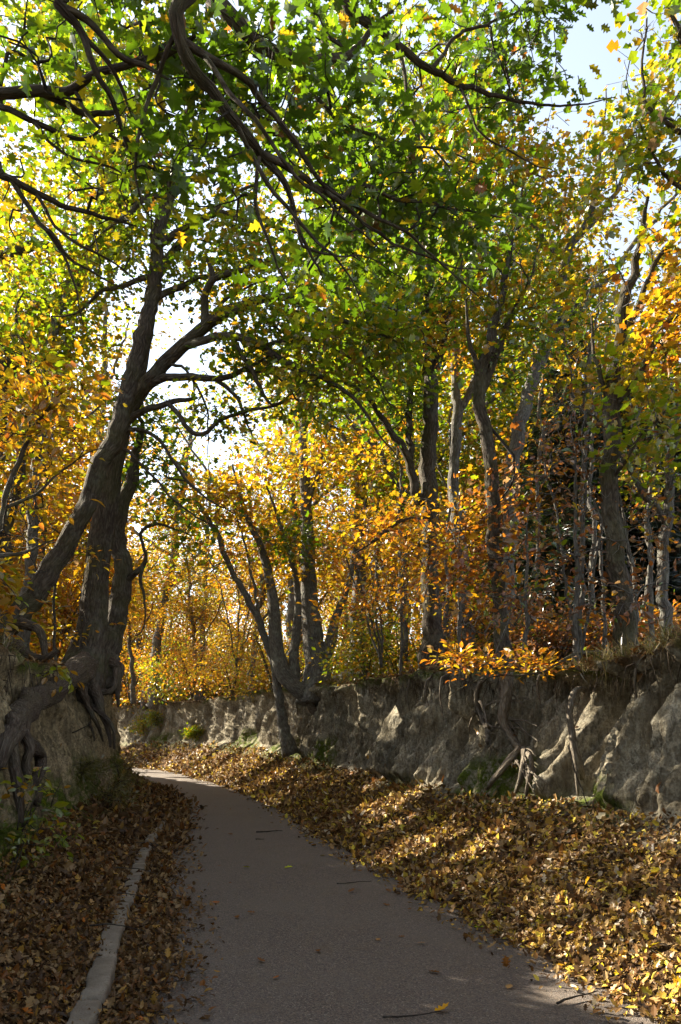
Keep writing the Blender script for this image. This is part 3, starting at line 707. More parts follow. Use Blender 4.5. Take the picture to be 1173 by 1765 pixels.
q += [oak.blob(*b) for b in [(150, 120, 5.4, 170, 130, .5, 34), (420, 230, 5.2, 170, 150, .4, 40), (620, 350, 5.7, 160, 90, .4, 26), (800, 120, 7.3, 190, 110, .5, 30), (120, 330, 5.7, 130, 70, .3, 22), (230, 260, 5.3, 60, 110, .3, 16)]]
oak.grow(np.vstack(q), 'lime', per=.7, size=.10, leaf='oak', spread=.1, seg=.10, rtip=.0052)
oak.grow(np.array([-3.8, 4.2, 10.5]) + rng.normal(0, 1, (24, 3))*np.array([1.6, 1.4, 1.0]), 'dgreen', per=10, size=.13, leaf='oak', spread=.2)
oak.finish(singles=300)

# ------------------------------------------------------------------ left bank: the two big trees that lean over the road
T2 = Tree('straight_oak', P(160, 1165, 13.6), 'thick dark trunk standing upright on the left bank with arching limbs over the road', seed=22)
T2.pl([(128, 1215, 13.3, .42), (140, 1160, 13.4, .36), (156, 1090, 13.5, .25), (164, 1020, 13.6, .215), (174, 930, 13.6, .20), (185, 850, 13.6, .19), (196, 780, 13.6, .18), (206, 730, 13.6, .175)], part='trunk', sides=30, rough=.10, groove=.16, growable=.1)
T2.pl([(204, 745, 13.6, .14), (228, 690, 13.5, .125), (272, 640, 13.3, .115), (320, 596, 13.1, .105), (362, 556, 12.9, .095), (410, 531, 12.7, .08), (452, 515, 12.5, .066), (500, 517, 12.3, .055), (560, 541, 12, .04), (620, 560, 11.8, .028), (690, 590, 11.6, .01)], growable=.6, sides=16, groove=.06)
T2.pl([(356, 560, 12.9, .075), (350, 525, 12.8, .066), (354, 502, 12.7, .06), (368, 482, 12.6, .056), (398, 472, 12.5, .05), (420, 468, 12.4, .04), (440, 455, 12.3, .02)])
T2.pl([(368, 482, 12.6, .05), (362, 462, 12.6, .045), (356, 447, 12.6, .035)], growable=.01)
T2.pl([(310, 604, 13.1, .075), (350, 588, 12.8, .066), (400, 582, 12.5, .06), (450, 600, 12.2, .052), (505, 632, 12, .045), (560, 655, 11.8, .035), (610, 690, 11.6, .026), (655, 745, 11.5, .015), (690, 790, 11.4, .005)], growable=.55)
T2.pl([(392, 583, 12.5, .045), (420, 620, 12.4, .038), (448, 668, 12.3, .032), (466, 700, 12.3, .02), (500, 690, 12.3, .012), (540, 690, 12.2, .006)], growable=.4)
T2.pl([(232, 690, 13.5, .075), (268, 660, 13.3, .066), (310, 651, 13.1, .06), (360, 655, 12.9, .05), (400, 648, 12.7, .042), (430, 632, 12.5, .03), (460, 615, 12.3, .015)], growable=.5)
T2.pl([(372, 655, 12.9, .036), (402, 682, 12.8, .03), (420, 715, 12.7, .022), (434, 756, 12.7, .008)], growable=.4)
T2.pl([(206, 745, 13.6, .07), (248, 710, 13.4, .055), (290, 697, 13.3, .045), (340, 688, 13.2, .025)], growable=.01)
T2.pl([(292, 770, 13, .04), (340, 752, 12.8, .036), (385, 722, 12.7, .03), (450, 705, 12.5, .022), (500, 690, 12.3, .008)], growable=.4)
T2.pl([(210, 750, 13.6, .05), (235, 742, 13.5, .036), (272, 757, 13.4, .03), (300, 800, 13.3, .026), (340, 850, 13.1, .02), (410, 888, 12.9, .008)], growable=.4)
T2.pl([(208, 740, 13.6, .15), (232, 660, 13.8, .14), (250, 580, 14, .12), (262, 500, 14.2, .10), (300, 430, 14.4, .08), (345, 380, 14.5, .06), (400, 340, 14.6, .04), (470, 300, 14.7, .015)], growable=.7)
# roots
RD = dict(mat=M_ROOTD)
T2.pl([(150, 1140, 13.2, .26), (128, 1165, 12.4, .21), (92, 1188, 11.6, .175), (55, 1212, 10.9, .15)], part='root', mat=M_ROOTD, attach=False, rough=.16, sides=16, groove=.14)
T2.rootpx(BL, [(80, 1196, .165), (50, 1215, .15), (25, 1240, .125), (5, 1275, .09), (-8, 1330, .06)], off=.4, sides=16, **RD)
T2.rootpx(BL, [(50, 1222, .12), (32, 1246, .10), (36, 1272, .09), (60, 1290, .08), (66, 1320, .066), (63, 1362, .055), (64, 1385, .03)], off=1.0, **RD)
T2.rootpx(BL, [(22, 1238, .075), (20, 1275, .055), (26, 1320, .05), (30, 1375, .04), (34, 1420, .02)], off=1.0, **RD)
T2.rootpx(BL, [(40, 1262, .055), (50, 1290, .045), (46, 1325, .04), (52, 1345, .03)], off=1.2, **RD)
T2.pl([(170, 1165, 13.4, .14), (168, 1200, 13.1, .085), (174, 1230, 13.0, .06), (186, 1260, 12.9, .05), (190, 1288, 12.8, .02)], part='root', mat=M_ROOTD, attach=False, rough=.25)
T2.rootpx(BL, [(155, 1180, .10), (158, 1205, .055), (153, 1235, .035), (160, 1275, .015)], off=1, **RD)
T2.rootpx(BL, [(138, 1185, .09), (150, 1215, .05), (166, 1245, .036), (176, 1280, .015)], off=1, **RD)
T2.pl([(178, 1200, 13, .05), (190, 1250, 12.8, .04), (196, 1292, 12.8, .02)], part='root', mat=M_ROOTD, attach=False, rough=.25)
T2.pl([(172, 1198, 13.2, .07), (190, 1192, 13.2, .05), (197, 1175, 13.3, .04), (196, 1155, 13.4, .05)], part='root', mat=M_ROOTD, attach=False, rough=.25)
for pts in [[(500, 517, 12.3, .035), (560, 498, 12.2, .03), (640, 520, 12.1, .022), (720, 565, 12, .012), (770, 620, 11.9, .005)], [(452, 601, 12.2, .035), (520, 588, 12.1, .028), (600, 618, 12, .02), (670, 680, 11.9, .012), (720, 760, 11.8, .004)],
            [(430, 522, 12.6, .03), (470, 570, 12.5, .024), (520, 600, 12.4, .016), (570, 660, 12.3, .006)], [(330, 588, 13, .035), (370, 540, 13, .03), (400, 510, 13, .022), (470, 480, 12.9, .012), (540, 470, 12.8, .004)], [(420, 635, 12.6, .024), (480, 660, 12.5, .018), (540, 720, 12.4, .012), (600, 740, 12.3, .004)],
            [(290, 625, 13.2, .03), (330, 660, 13.1, .022), (360, 720, 13, .014), (360, 790, 12.9, .005)], [(220, 770, 13.5, .03), (260, 820, 13.3, .022), (330, 880, 13.1, .014), (420, 930, 13, .005)]]:
    T2.pl(pts, growable=.4, sides=8, wig=.04)
q = [T2.blob(*b) for b in [(470, 560, 12.3, 110, 70, 1.0, 52), (590, 610, 11.9, 120, 80, 1.1, 60), (540, 680, 11.9, 80, 40, .8, 20), (680, 560, 11.8, 90, 80, 1, 30), (500, 460, 12.6, 110, 60, 1, 40), (410, 620, 12.5, 70, 40, .6, 12), (400, 740, 12.7, 70, 30, .5, 8)]]
T2.grow(np.vstack(q[:5]), 'lime', per=18, size=.10, leaf='lobed', spread=.22, seg=.26, flat=.5)
T2.grow(np.vstack(q[5:]), 'green', per=16, size=.10, leaf='lobed', spread=.2, seg=.26, flat=.5)
q = [T2.blob(*b) for b in [(420, 370, 14.3, 150, 110, 1.6, 60), (300, 420, 14, 90, 90, 1.2, 26), (330, 880, 13, 80, 60, .6, 9), (270, 830, 13.3, 50, 60, .6, 16)]]
T2.grow(np.vstack(q), 'green', per=22, size=.10, leaf='lobed', spread=.22, seg=.26, flat=.5)
T2.grow(np.vstack([T2.blob(350, 690, 13, 90, 50, .5, 22), T2.blob(420, 730, 12.7, 80, 50, .5, 20), T2.blob(480, 650, 12.3, 80, 40, .5, 14)]), 'lime', per=3, size=.10, leaf='lobed', spread=.12, seg=.15, gap=False)
T2.finish(singles=120)

T1 = Tree('leaning_oak', P(-10, 1085, 12.4), 'leaning trunk curving up from the left edge across the straight dark trunk', seed=33)
T1.pl([(-70, 1085, 12.2, .24), (-20, 1083, 12.3, .22), (30, 1062, 12.4, .19), (75, 1010, 12.5, .165), (110, 945, 12.6, .155), (142, 880, 12.7, .15), (168, 820, 12.8, .145), (192, 755, 12.9, .14), (210, 700, 13, .135), (226, 645, 13, .128), (242, 585, 13, .12), (256, 530, 13, .115), (266, 470, 13, .11),
       (276, 410, 13, .10), (288, 345, 13, .09), (302, 285, 13, .08), (316, 235, 13, .07), (330, 170, 13, .055), (350, 90, 13, .04), (360, 0, 13, .015)], part='trunk', sides=22, rough=.14, groove=.12, growable=.35, wig=.05)
T1.pl([(270, 430, 13, .07), (308, 400, 12.9, .055), (345, 377, 12.8, .046), (384, 368, 12.7, .042), (435, 384, 12.6, .034), (491, 396, 12.5, .02), (540, 410, 12.4, .008)], growable=.6)
T1.pl([(282, 360, 13, .06), (315, 315, 12.8, .05), (350, 305, 12.6, .04), (390, 285, 12.5, .03), (450, 270, 12.4, .01)], growable=.6)
T1.pl([(292, 340, 13, .05), (258, 340, 12.9, .045), (220, 370, 12.8, .038), (180, 400, 12.7, .02), (140, 440, 12.6, .008)], growable=.6)
T1.pl([(262, 470, 13, .05), (225, 490, 13, .04), (180, 500, 13, .03), (130, 540, 12.9, .018), (70, 545, 12.9, .006)], growable=.6)
T1.pl([(258, 520, 13, .06), (300, 500, 13.1, .05), (340, 480, 13.2, .035), (400, 470, 13.3, .02)], growable=.6)
T1.pl([(-15, 1085, 12.3, .14), (15, 1100, 12.0, .10), (40, 1125, 11.8, .07), (75, 1135, 11.7, .05), (98, 1120, 11.7, .04)], part='root', mat=M_ROOTD, attach=False, rough=.25)
T1.pl([(-40, 1080, 12.2, .16), (-10, 1110, 11.6, .15), (10, 1140, 11.2, .13), (0, 1180, 10.9, .1), (-20, 1230, 10.7, .06)], part='root', mat=M_ROOTD, attach=False, rough=.25)
T1.pl([(20, 1075, 12.2, .09), (60, 1080, 12.1, .07), (75, 1110, 11.9, .05), (78, 1150, 11.7, .02)], part='root', mat=M_ROOTD, attach=False, rough=.25)
q = [T1.blob(*b) for b in [(190, 300, 13, 130, 120, 1.6, 90), (330, 160, 13, 120, 120, 1.6, 80), (180, 120, 13.4, 140, 110, 1.6, 70), (110, 470, 13, 110, 70, 1.2, 34), (420, 300, 12.8, 100, 60, 1.0, 26), (420, 400, 12.6, 110, 50, .9, 26), (340, 500, 13.2, 70, 40, .7, 14), (200, 450, 13, 90, 60, 1, 18)]]
T1.grow(np.vstack(q), 'lime', per=22, size=.10, leaf='lobed', spread=.22, seg=.26, flat=.5)
T1.finish(singles=60)

T3 = Tree('broken_oak', P(200, 1150, 14.6), 'short rough trunk close behind the straight dark trunk with drooping dead branches', seed=44)
T3.pl([(172, 1190, 14.4, .36), (184, 1120, 14.5, .24), (200, 1060, 14.6, .19), (208, 1000, 14.6, .17), (206, 940, 14.6, .16), (205, 890, 14.6, .16), (216, 850, 14.7, .13), (236, 800, 14.8, .09), (245, 740, 14.9, .05), (240, 650, 15, .02)], part='trunk', sides=20, rough=.16, groove=.12, growable=.3, wig=.05)
T3.pl([(210, 1010, 14.6, .08), (228, 990, 14.5, .06), (245, 975, 14.4, .045), (250, 955, 14.3, .03), (240, 920, 14.3, .03), (270, 905, 14.2, .025), (330, 922, 14.1, .01)], growable=.3)
T3.pl([(246, 972, 14.4, .035), (242, 1000, 14.3, .03), (248, 1040, 14.2, .02), (246, 1085, 14.2, .008)], growable=.2)
T3.pl([(196, 1130, 14.4, .12), (205, 1150, 14.2, .08), (200, 1185, 14.1, .05), (203, 1220, 14, .015)], part='root', mat=M_ROOTD, attach=False, rough=.25)
T3.pl([(188, 1150, 14.2, .14), (170, 1160, 13.9, .11), (150, 1170, 13.7, .08)], part='root', mat=M_ROOTD, attach=False, rough=.25)
q = [T3.blob(*b) for b in [(250, 800, 14.8, 60, 90, .9, 30), (240, 720, 15, 80, 70, 1, 18), (280, 880, 14.4, 50, 40, .6, 10)]]
T3.grow(np.vstack(q), 'green', per=16, size=.11, leaf='lobed', spread=.2, seg=.26, flat=.5)
T3.finish(singles=30)

# ------------------------------------------------------------------ trees further along the left bank
def simple_tree(name, label, trunk, blobs, pal, seed, limbs=(), per=16, size=.11, leaf='lobed', spread=.24, bark=None, twig=None, group=None, cat='tree', singles=0, growable=.75, wig=.05, seg=.3, flat=.5, sides=12, trunk_part='trunk', roots=()):
    b = trunk[0]
    t = Tree(name, P(b[0], b[1], b[2]), label, cat, group, bark=bark, twig=twig, seed=seed)
    t.pl(trunk, part=trunk_part, sides=sides, rough=.12, groove=.08, growable=growable, wig=wig, step=.2)
    for l in limbs: t.pl(l, growable=.7, sides=9, wig=.04, step=.18)
    for r_ in roots: t.pl(r_, part='root', mat=M_ROOT, attach=False, rough=.25, sides=9)
    pl_ = pal if isinstance(pal, list) else [(pal, blobs)]
    for p_, bl in pl_:
        if bl: t.grow(np.vstack([t.blob(*x) for x in bl]), p_, per=per, size=size, leaf=leaf, spread=spread, seg=seg, flat=flat)
    t.finish(singles)
    return t

simple_tree('oak_tree', 'tree with a stout trunk slanting up to the right behind the leaning oak', [(-60, 1140, 15, .30), (-40, 900, 15.2, .25), (-5, 700, 15.4, .22), (30, 588, 15.5, .2), (70, 545, 15.5, .185), (105, 508, 15.5, .17), (150, 452, 15.6, .14), (185, 385, 15.7, .10), (215, 300, 15.8, .06), (240, 180, 16, .02)],
   None, [('yg', [(60, 230, 15.5, 150, 150, 2.2, 130), (200, 260, 15.8, 100, 120, 1.6, 70), (30, 420, 15.3, 110, 90, 1.6, 70)]), ('lime', [(60, 560, 15, 110, 80, 1.4, 60), (100, 80, 16, 160, 90, 2, 90)])], 51,
   limbs=[[(105, 508, 15.5, .08), (110, 440, 15.2, .08), (60, 425, 15, .09), (0, 440, 14.8, .08), (-60, 450, 14.6, .05)], [(150, 452, 15.6, .08), (200, 420, 15.3, .06), (240, 380, 15, .03)], [(120, 490, 15.5, .05), (175, 330, 15.2, .03), (180, 260, 15, .01)]], size=.11, growable=.5, per=20)
simple_tree('maple_tree', 'slim grey trunk rising beside the leaning oak among golden leaves', [(40, 1130, 14.2, .12), (46, 1000, 14.2, .10), (52, 900, 14.2, .095), (60, 800, 14.3, .09), (72, 690, 14.4, .08), (84, 620, 14.5, .075), (98, 550, 14.5, .07), (112, 500, 14.6, .055), (130, 400, 14.7, .03)],
   None, [('yg', [(90, 640, 14.4, 110, 90, 1.2, 46), (130, 520, 14.6, 90, 80, 1, 22)]), ('gold', [(110, 720, 14.2, 100, 70, 1, 34)])], 52, bark=M_BARKG, twig=M_TWIGG,
   limbs=[[(52, 880, 14.2, .045), (70, 760, 14, .04), (120, 740, 13.8, .03), (170, 700, 13.6, .015)], [(72, 690, 14.4, .05), (50, 700, 14.2, .05), (10, 740, 14, .03)]], size=.115)
simple_tree('young_maple', 'young tree with a slanting dark stem at the left edge under golden leaves', [(-30, 1110, 12.2, .12), (-5, 1000, 12.2, .10), (8, 930, 12.2, .09), (22, 855, 12.2, .085), (40, 760, 12.2, .07), (48, 700, 12.2, .055), (40, 600, 12.2, .03), (30, 500, 12.2, .01)],
   None, [('gold', [(40, 760, 12, 90, 90, 1, 44), (20, 900, 12, 60, 90, .8, 26)]), ('yg', [(30, 620, 12.2, 70, 80, .9, 28)])], 53, size=.11, leaf='ovate')
# golden beech on the left bank, close to the camera
b1 = Tree('beech_sapling', P(-120, 1150, 8.2), 'golden leaved beech sapling on the left bank in front of the leaning oak', seed=54, twig=M_TWIG)
b1.pl([(-120, 1170, 8.2, .05), (-60, 1050, 8.4, .045), (-20, 960, 8.5, .04), (5, 880, 8.6, .034), (30, 800, 8.7, .028), (60, 730, 8.8, .02), (110, 670, 8.9, .008)], part='trunk', sides=9, growable=.8)
b1.pl([(5, 880, 8.6, .02), (60, 850, 8.8, .016), (120, 800, 9, .01), (190, 765, 9.2, .005)])
b1.pl([(-20, 960, 8.5, .022), (40, 950, 8.8, .016), (90, 930, 9, .008)])
q = [b1.blob(*b) for b in [(60, 740, 8.8, 110, 70, .8, 40), (110, 690, 8.9, 90, 50, .6, 24), (40, 850, 8.7, 80, 60, .7, 24), (30, 960, 8.7, 70, 60, .6, 16), (0, 1060, 8.5, 50, 40, .5, 6)]]
b1.grow(np.vstack(q), 'gold', per=10, size=.105, leaf='ovate', spread=.13, flat=.6, seg=.16)
b1.finish(singles=150)
b2 = Tree('beech_sapling', P(95, 1130, 12.8), 'low golden beech sapling between the leaning and the straight trunk', seed=55)
b2.pl([(95, 1150, 12.8, .03), (92, 1080, 12.8, .025), (98, 1000, 12.8, .02), (110, 930, 12.8, .015), (130, 880, 12.8, .006)], part='trunk', sides=8)
b2.grow(np.vstack([b2.blob(*b) for b in [(100, 980, 12.9, 60, 80, .7, 24), (120, 1070, 13, 60, 50, .5, 16), (70, 900, 12.8, 60, 70, .6, 20)]]), 'gold', per=11, size=.10, leaf='ovate', spread=.14, seg=.18)
b2.finish(singles=40)

# ------------------------------------------------------------------ right bank
M = Tree('multistem_maple', P(535, 1195, 22.4), 'grey many-stemmed tree on the far right bank beside the broken pale stump', seed=61, bark=M_BARKG, twig=M_TWIGG)
M.pl([(545, 1215, 22.2, .55), (546, 1170, 22.3, .42), (540, 1110, 22.4, .30), (534, 1040, 22.5, .24), (530, 960, 22.6, .19), (526, 860, 22.7, .15), (522, 760, 22.8, .11), (524, 660, 22.9, .06), (528, 560, 23, .02)], part='trunk', sides=18, rough=.14, groove=.1, growable=.6)
M.pl([(556, 1150, 22.3, .2), (572, 1100, 22.3, .16), (580, 1060, 22.4, .12), (600, 1010, 22.4, .09), (612, 940, 22.5, .06), (630, 860, 22.6, .03)])
M.pl([(545, 1205, 22.1, .26), (515, 1190, 22, .24), (490, 1160, 22, .22), (478, 1120, 22, .2), (472, 1060, 22, .16), (464, 1000, 22, .13), (446, 940, 22, .10), (425, 890, 22, .07), (400, 800, 22, .03)])
M.pl([(515, 1180, 22, .16), (508, 1120, 22.1, .14), (514, 1050, 22.2, .10), (505, 980, 22.3, .08), (480, 900, 22.4, .05), (455, 820, 22.4, .02)])
M.pl([(528, 870, 22.7, .08), (548, 820, 22.6, .06), (560, 760, 22.6, .04), (580, 700, 22.6, .02)])
M.pl([(526, 1210, 22, .14), (545, 1225, 21.9, .12), (575, 1205, 21.8, .12)], part='root', mat=M_ROOTD, attach=False)
M.pl([(535, 1200, 22, .10), (548, 1240, 21.8, .06), (545, 1290, 21.6, .05), (544, 1320, 21.5, .03)], part='root', mat=M_ROOTD, attach=False)
q = [M.blob(*b) for b in [(520, 800, 22.6, 120, 90, 2.2, 70), (420, 850, 22.2, 90, 90, 1.6, 50), (610, 860, 22.4, 80, 90, 1.8, 46), (480, 980, 22.2, 80, 60, 1.4, 26)]]
M.grow(np.vstack(q), 'gold', per=15, size=.14, leaf='lobed', spread=.3, seg=.45, flat=.6)
q = [M.blob(*b) for b in [(500, 935, 21.6, 60, 40, .7, 20), (540, 690, 22.8, 90, 60, 1.6, 30)]]
M.grow(np.vstack(q), 'green', per=15, size=.14, leaf='lobed', spread=.3, seg=.45, flat=.6)
M.finish()
st = Tree('broken_stump', P(600, 1180, 21.4), 'pale broken tree stump hanging over the edge of the right bank', 'stump', seed=62, bark=M_WOOD)
st.pl([(594, 1160, 21.5, .30), (598, 1180, 21.5, .27), (600, 1215, 21.3, .20), (596, 1235, 21.2, .12), (592, 1265, 21.1, .085), (594, 1290, 21.0, .07), (596, 1302, 20.9, .04)], part='trunk', sides=14, rough=.3, groove=.2)
st.pl([(588, 1160, 21.2, .1), (585, 1190, 21.1, .085), (588, 1225, 21.1, .07), (593, 1255, 21, .05)], part='root', mat=M_WOOD, attach=False)
st.pl([(594, 1232, 21.1, .05), (612, 1222, 20.9, .045), (634, 1206, 20.8, .03), (660, 1192, 20.8, .01)], part='root', mat=M_WOOD, attach=False)
st.pl([(594, 1285, 21, .05), (604, 1300, 20.8, .04), (612, 1312, 20.7, .02)], part='root', mat=M_WOOD, attach=False)
st.finish()
simple_tree('leaning_sapling', 'thin grey sapling growing from the foot of the right bank slope and leaning left', [(502, 1300, 22.3, .26), (494, 1265, 22.2, .17), (484, 1215, 22.2, .13), (474, 1160, 22.2, .115), (456, 1105, 22.1, .10), (430, 1045, 22.0, .09), (400, 980, 21.9, .08), (372, 920, 21.8, .07), (350, 880, 21.7, .055), (330, 830, 21.6, .04), (290, 780, 21.5, .015)],
   None, [('gold', [(380, 860, 21.8, 80, 60, 1.4, 36), (320, 900, 21.6, 70, 60, 1.2, 26)]), ('yg', [(300, 960, 21.5, 60, 50, 1, 16)])], 63, bark=M_BARKG, twig=M_TWIGG, limbs=[[(456, 1105, 22.1, .05), (440, 1020, 22, .04), (420, 940, 22, .03), (400, 880, 22, .015)]], size=.13, growable=.5)
simple_tree('straight_maple', 'dark straight trunk on the right bank with one big limb forking left', [(748, 1165, 14.6, .26), (744, 1110, 14.6, .185), (741, 1020, 14.6, .165), (738, 930, 14.6, .155), (736, 840, 14.6, .15), (738, 760, 14.6, .14), (742, 680, 14.6, .125), (744, 600, 14.6, .11), (740, 500, 14.6, .09), (730, 380, 14.6, .06), (720, 240, 14.6, .03), (715, 120, 14.6, .012)],
   None, [('green', [(650, 620, 14.4, 110, 80, 1.4, 60), (720, 540, 14.6, 100, 90, 1.5, 60), (690, 690, 14.4, 80, 60, 1, 28)]), ('lime', [(640, 480, 14.5, 130, 100, 1.8, 70), (700, 330, 14.6, 140, 120, 2, 70), (620, 200, 14.6, 140, 120, 2, 54), (740, 150, 14.8, 120, 100, 1.8, 44)]), ('orange', [(770, 570, 14.2, 60, 50, .7, 16), (680, 900, 14, 70, 60, .7, 14)])], 64,
   limbs=[[(734, 880, 14.6, .10), (716, 850, 14.5, .09), (704, 800, 14.5, .075), (690, 765, 14.4, .065), (650, 715, 14.3, .05), (610, 675, 14.2, .035), (570, 640, 14.1, .02), (530, 600, 14, .008)], [(706, 810, 14.5, .07), (704, 740, 14.6, .06), (706, 660, 14.7, .05), (694, 600, 14.7, .04), (660, 500, 14.8, .02)],
          [(742, 660, 14.6, .06), (770, 560, 14.4, .05), (790, 460, 14.3, .03), (800, 380, 14.2, .015)], [(735, 880, 14.4, .045), (690, 900, 14, .04), (640, 935, 13.6, .03), (610, 960, 13.4, .01)], [(730, 400, 14.6, .05), (660, 320, 14.4, .03), (590, 250, 14.3, .01)]], per=21, size=.105, sides=20, growable=.5)
simple_tree('ash_tree', 'pale grey trunk forking high up just right of the dark straight trunk', [(806, 1120, 16, .14), (800, 1060, 16, .125), (795, 1000, 16, .12), (788, 920, 16, .115), (781, 840, 16, .112), (783, 760, 16, .11), (792, 700, 16, .10), (786, 620, 16, .085), (776, 540, 16, .07), (770, 440, 16, .05), (780, 320, 16, .03), (800, 200, 16, .012)],
   None, [('yg', [(790, 470, 16, 110, 90, 1.8, 60), (820, 330, 16, 120, 110, 2, 64), (780, 210, 16, 120, 100, 1.8, 40)]), ('gold', [(790, 260, 15.6, 90, 70, 1.2, 34), (800, 610, 15.6, 60, 60, .9, 16)])], 65, bark=M_BARKG, twig=M_TWIGG,
   limbs=[[(790, 710, 16, .075), (812, 668, 16, .07), (830, 620, 16, .055), (838, 540, 16, .04), (850, 430, 16, .02)], [(776, 540, 16, .04), (740, 460, 16, .03), (720, 380, 16, .012)]], per=20, size=.11, sides=16, growable=.5)
G = simple_tree('gnarled_maple', 'forked trunk at the edge of the right bank above the gnarled claw of roots', [(866, 1160, 11.7, .16), (862, 1110, 11.8, .125), (858, 1040, 11.9, .105), (852, 960, 12, .10), (848, 880, 12, .10), (843, 800, 12, .098), (834, 720, 12, .095), (832, 660, 12, .09), (840, 610, 12, .08), (852, 560, 12.1, .07), (866, 500, 12.2, .055), (880, 420, 12.3, .035), (900, 320, 12.4, .015)],
   None, [('yg', [(850, 480, 12.2, 100, 80, 1.2, 50), (900, 560, 12.2, 70, 70, 1, 26), (800, 560, 12, 70, 60, .9, 22)]), ('green', [(880, 620, 12.4, 60, 50, .8, 16), (850, 410, 12.3, 90, 70, 1, 34)]), ('rust', [(840, 960, 11.8, 80, 90, .7, 30), (860, 820, 12, 60, 80, .6, 12)])], 66,
   limbs=[[(834, 690, 12, .065), (850, 630, 12.2, .06), (872, 560, 12.4, .045), (890, 520, 12.6, .03), (930, 430, 12.8, .012)], [(832, 660, 12, .05), (812, 600, 11.9, .035), (800, 520, 11.8, .015)]], per=17, size=.10, sides=18, growable=.5)
for pts in [[(872, 1160, .15), (874, 1185, .12), (872, 1215, .10), (868, 1240, .088), (876, 1262, .082), (888, 1282, .078), (902, 1292, .07), (912, 1300, .05)],
            [(898, 1288, .075), (885, 1305, .072), (870, 1325, .066), (852, 1345, .05), (840, 1362, .03)],
            [(904, 1292, .06), (902, 1315, .055), (898, 1345, .05), (890, 1368, .03)],
            [(908, 1296, .05), (916, 1318, .045), (912, 1345, .035), (906, 1372, .02)],
            [(840, 1165, .06), (826, 1185, .05), (822, 1210, .048), (828, 1235, .05), (836, 1255, .05), (842, 1275, .03)],
            [(822, 1205, .03), (836, 1228, .026), (842, 1250, .022), (860, 1254, .016), (872, 1250, .01)],
            [(836, 1216, .02), (860, 1212, .016), (876, 1210, .012)],
            [(820, 1225, .022), (812, 1245, .02), (808, 1262, .012)],
            [(872, 1175, .03), (858, 1190, .026), (866, 1215, .018)],
            [(845, 1260, .03), (880, 1240, .025), (905, 1262, .02), (925, 1275, .012)]]:
    G.rootpx(BR, [(a, b, r_*.66) for a, b, r_ in pts], off=1.2, rough=.55, groove=.25)
rr_ = np.random.default_rng(41)
for k in range(22):
    x0, y0 = [(872, 1200), (870, 1240), (900, 1290), (885, 1305), (902, 1320), (828, 1235), (840, 1270), (912, 1330)][k % 8]; a = rr_.normal(.4*math.pi, .75); L = rr_.uniform(22, 60)
    G.rootpx(BR, [(x0 + math.cos(a)*L*t_ + rr_.normal(0, 3), y0 + math.sin(a)*L*t_ + rr_.normal(0, 3), .016*(1-t_*.8)) for t_ in (0, .3, .6, 1)], off=.5, sides=6)
simple_tree('slanting_maple', 'grey trunk slanting up to the right between the gnarled maple and the dark spruce', [(868, 1110, 15.5, .19), (872, 1000, 15.5, .17), (878, 900, 15.5, .155), (886, 800, 15.5, .145), (898, 720, 15.5, .135), (918, 660, 15.5, .125), (940, 590, 15.5, .115), (960, 520, 15.5, .105), (980, 450, 15.5, .09), (1000, 405, 15.5, .075), (1020, 340, 15.5, .055), (1035, 250, 15.5, .03), (1050, 150, 15.5, .012)],
   None, [('yg', [(1000, 330, 15.4, 110, 90, 1.6, 56), (930, 450, 15.4, 100, 90, 1.5, 54), (900, 320, 15.4, 100, 90, 1.6, 50), (1100, 180, 15.6, 80, 110, 1.5, 40)]), ('green', [(950, 560, 15.4, 80, 60, 1, 24)]), ('gold', [(930, 250, 15.2, 90, 60, 1.2, 26)])], 67, bark=M_BARKG, twig=M_TWIGG,
   limbs=[[(945, 580, 15.5, .06), (990, 520, 15.3, .05), (1030, 490, 15.1, .03), (1070, 470, 15, .012)], [(980, 450, 15.5, .06), (930, 400, 15.4, .045), (890, 340, 15.3, .03), (870, 270, 15.2, .012)], [(1000, 405, 15.5, .05), (1060, 330, 15.4, .04), (1100, 240, 15.3, .02), (1120, 160, 15.2, .01)]], per=19, size=.11, sides=18, growable=.5)
simple_tree('sweetgum_tree', 'thick trunk at the right edge below a crown of orange and yellow leaves', [(1082, 1135, 10.4, .17), (1074, 1060, 10.4, .135), (1064, 980, 10.4, .125), (1056, 880, 10.4, .118), (1052, 780, 10.4, .11), (1056, 690, 10.4, .10), (1066, 600, 10.4, .085), (1080, 500, 10.4, .065), (1098, 420, 10.4, .045), (1120, 340, 10.4, .02)],
   None, [('gold', [(1130, 480, 10.2, 80, 70, .9, 28), (1080, 560, 10.3, 90, 60, .8, 22)]), ('orange', [(1150, 590, 10.2, 60, 60, .7, 20), (1120, 520, 10.2, 60, 70, .7, 10)]), ('yg', [(1100, 660, 10.2, 90, 60, .8, 26), (1040, 480, 10.4, 60, 60, .7, 24), (1140, 420, 10.4, 50, 60, .7, 18)]), ('lime', [(1090, 770, 9.8, 90, 80, .7, 14)])], 68, bark=M_BARK, twig=M_TWIGG,
   limbs=[[(1056, 700, 10.4, .045), (1100, 640, 10.2, .04), (1140, 580, 10.1, .03), (1180, 540, 10, .01)], [(1066, 600, 10.4, .05), (1100, 520, 10.3, .04), (1140, 450, 10.2, .03), (1175, 400, 10.1, .012)], [(1055, 730, 10.4, .04), (1030, 640, 10.4, .03), (1020, 540, 10.4, .012)], [(1056, 820, 10.4, .03), (1100, 760, 10, .024), (1150, 720, 9.8, .01)]], per=13, size=.11, sides=18, growable=.45, singles=60, seg=.22, spread=.2)
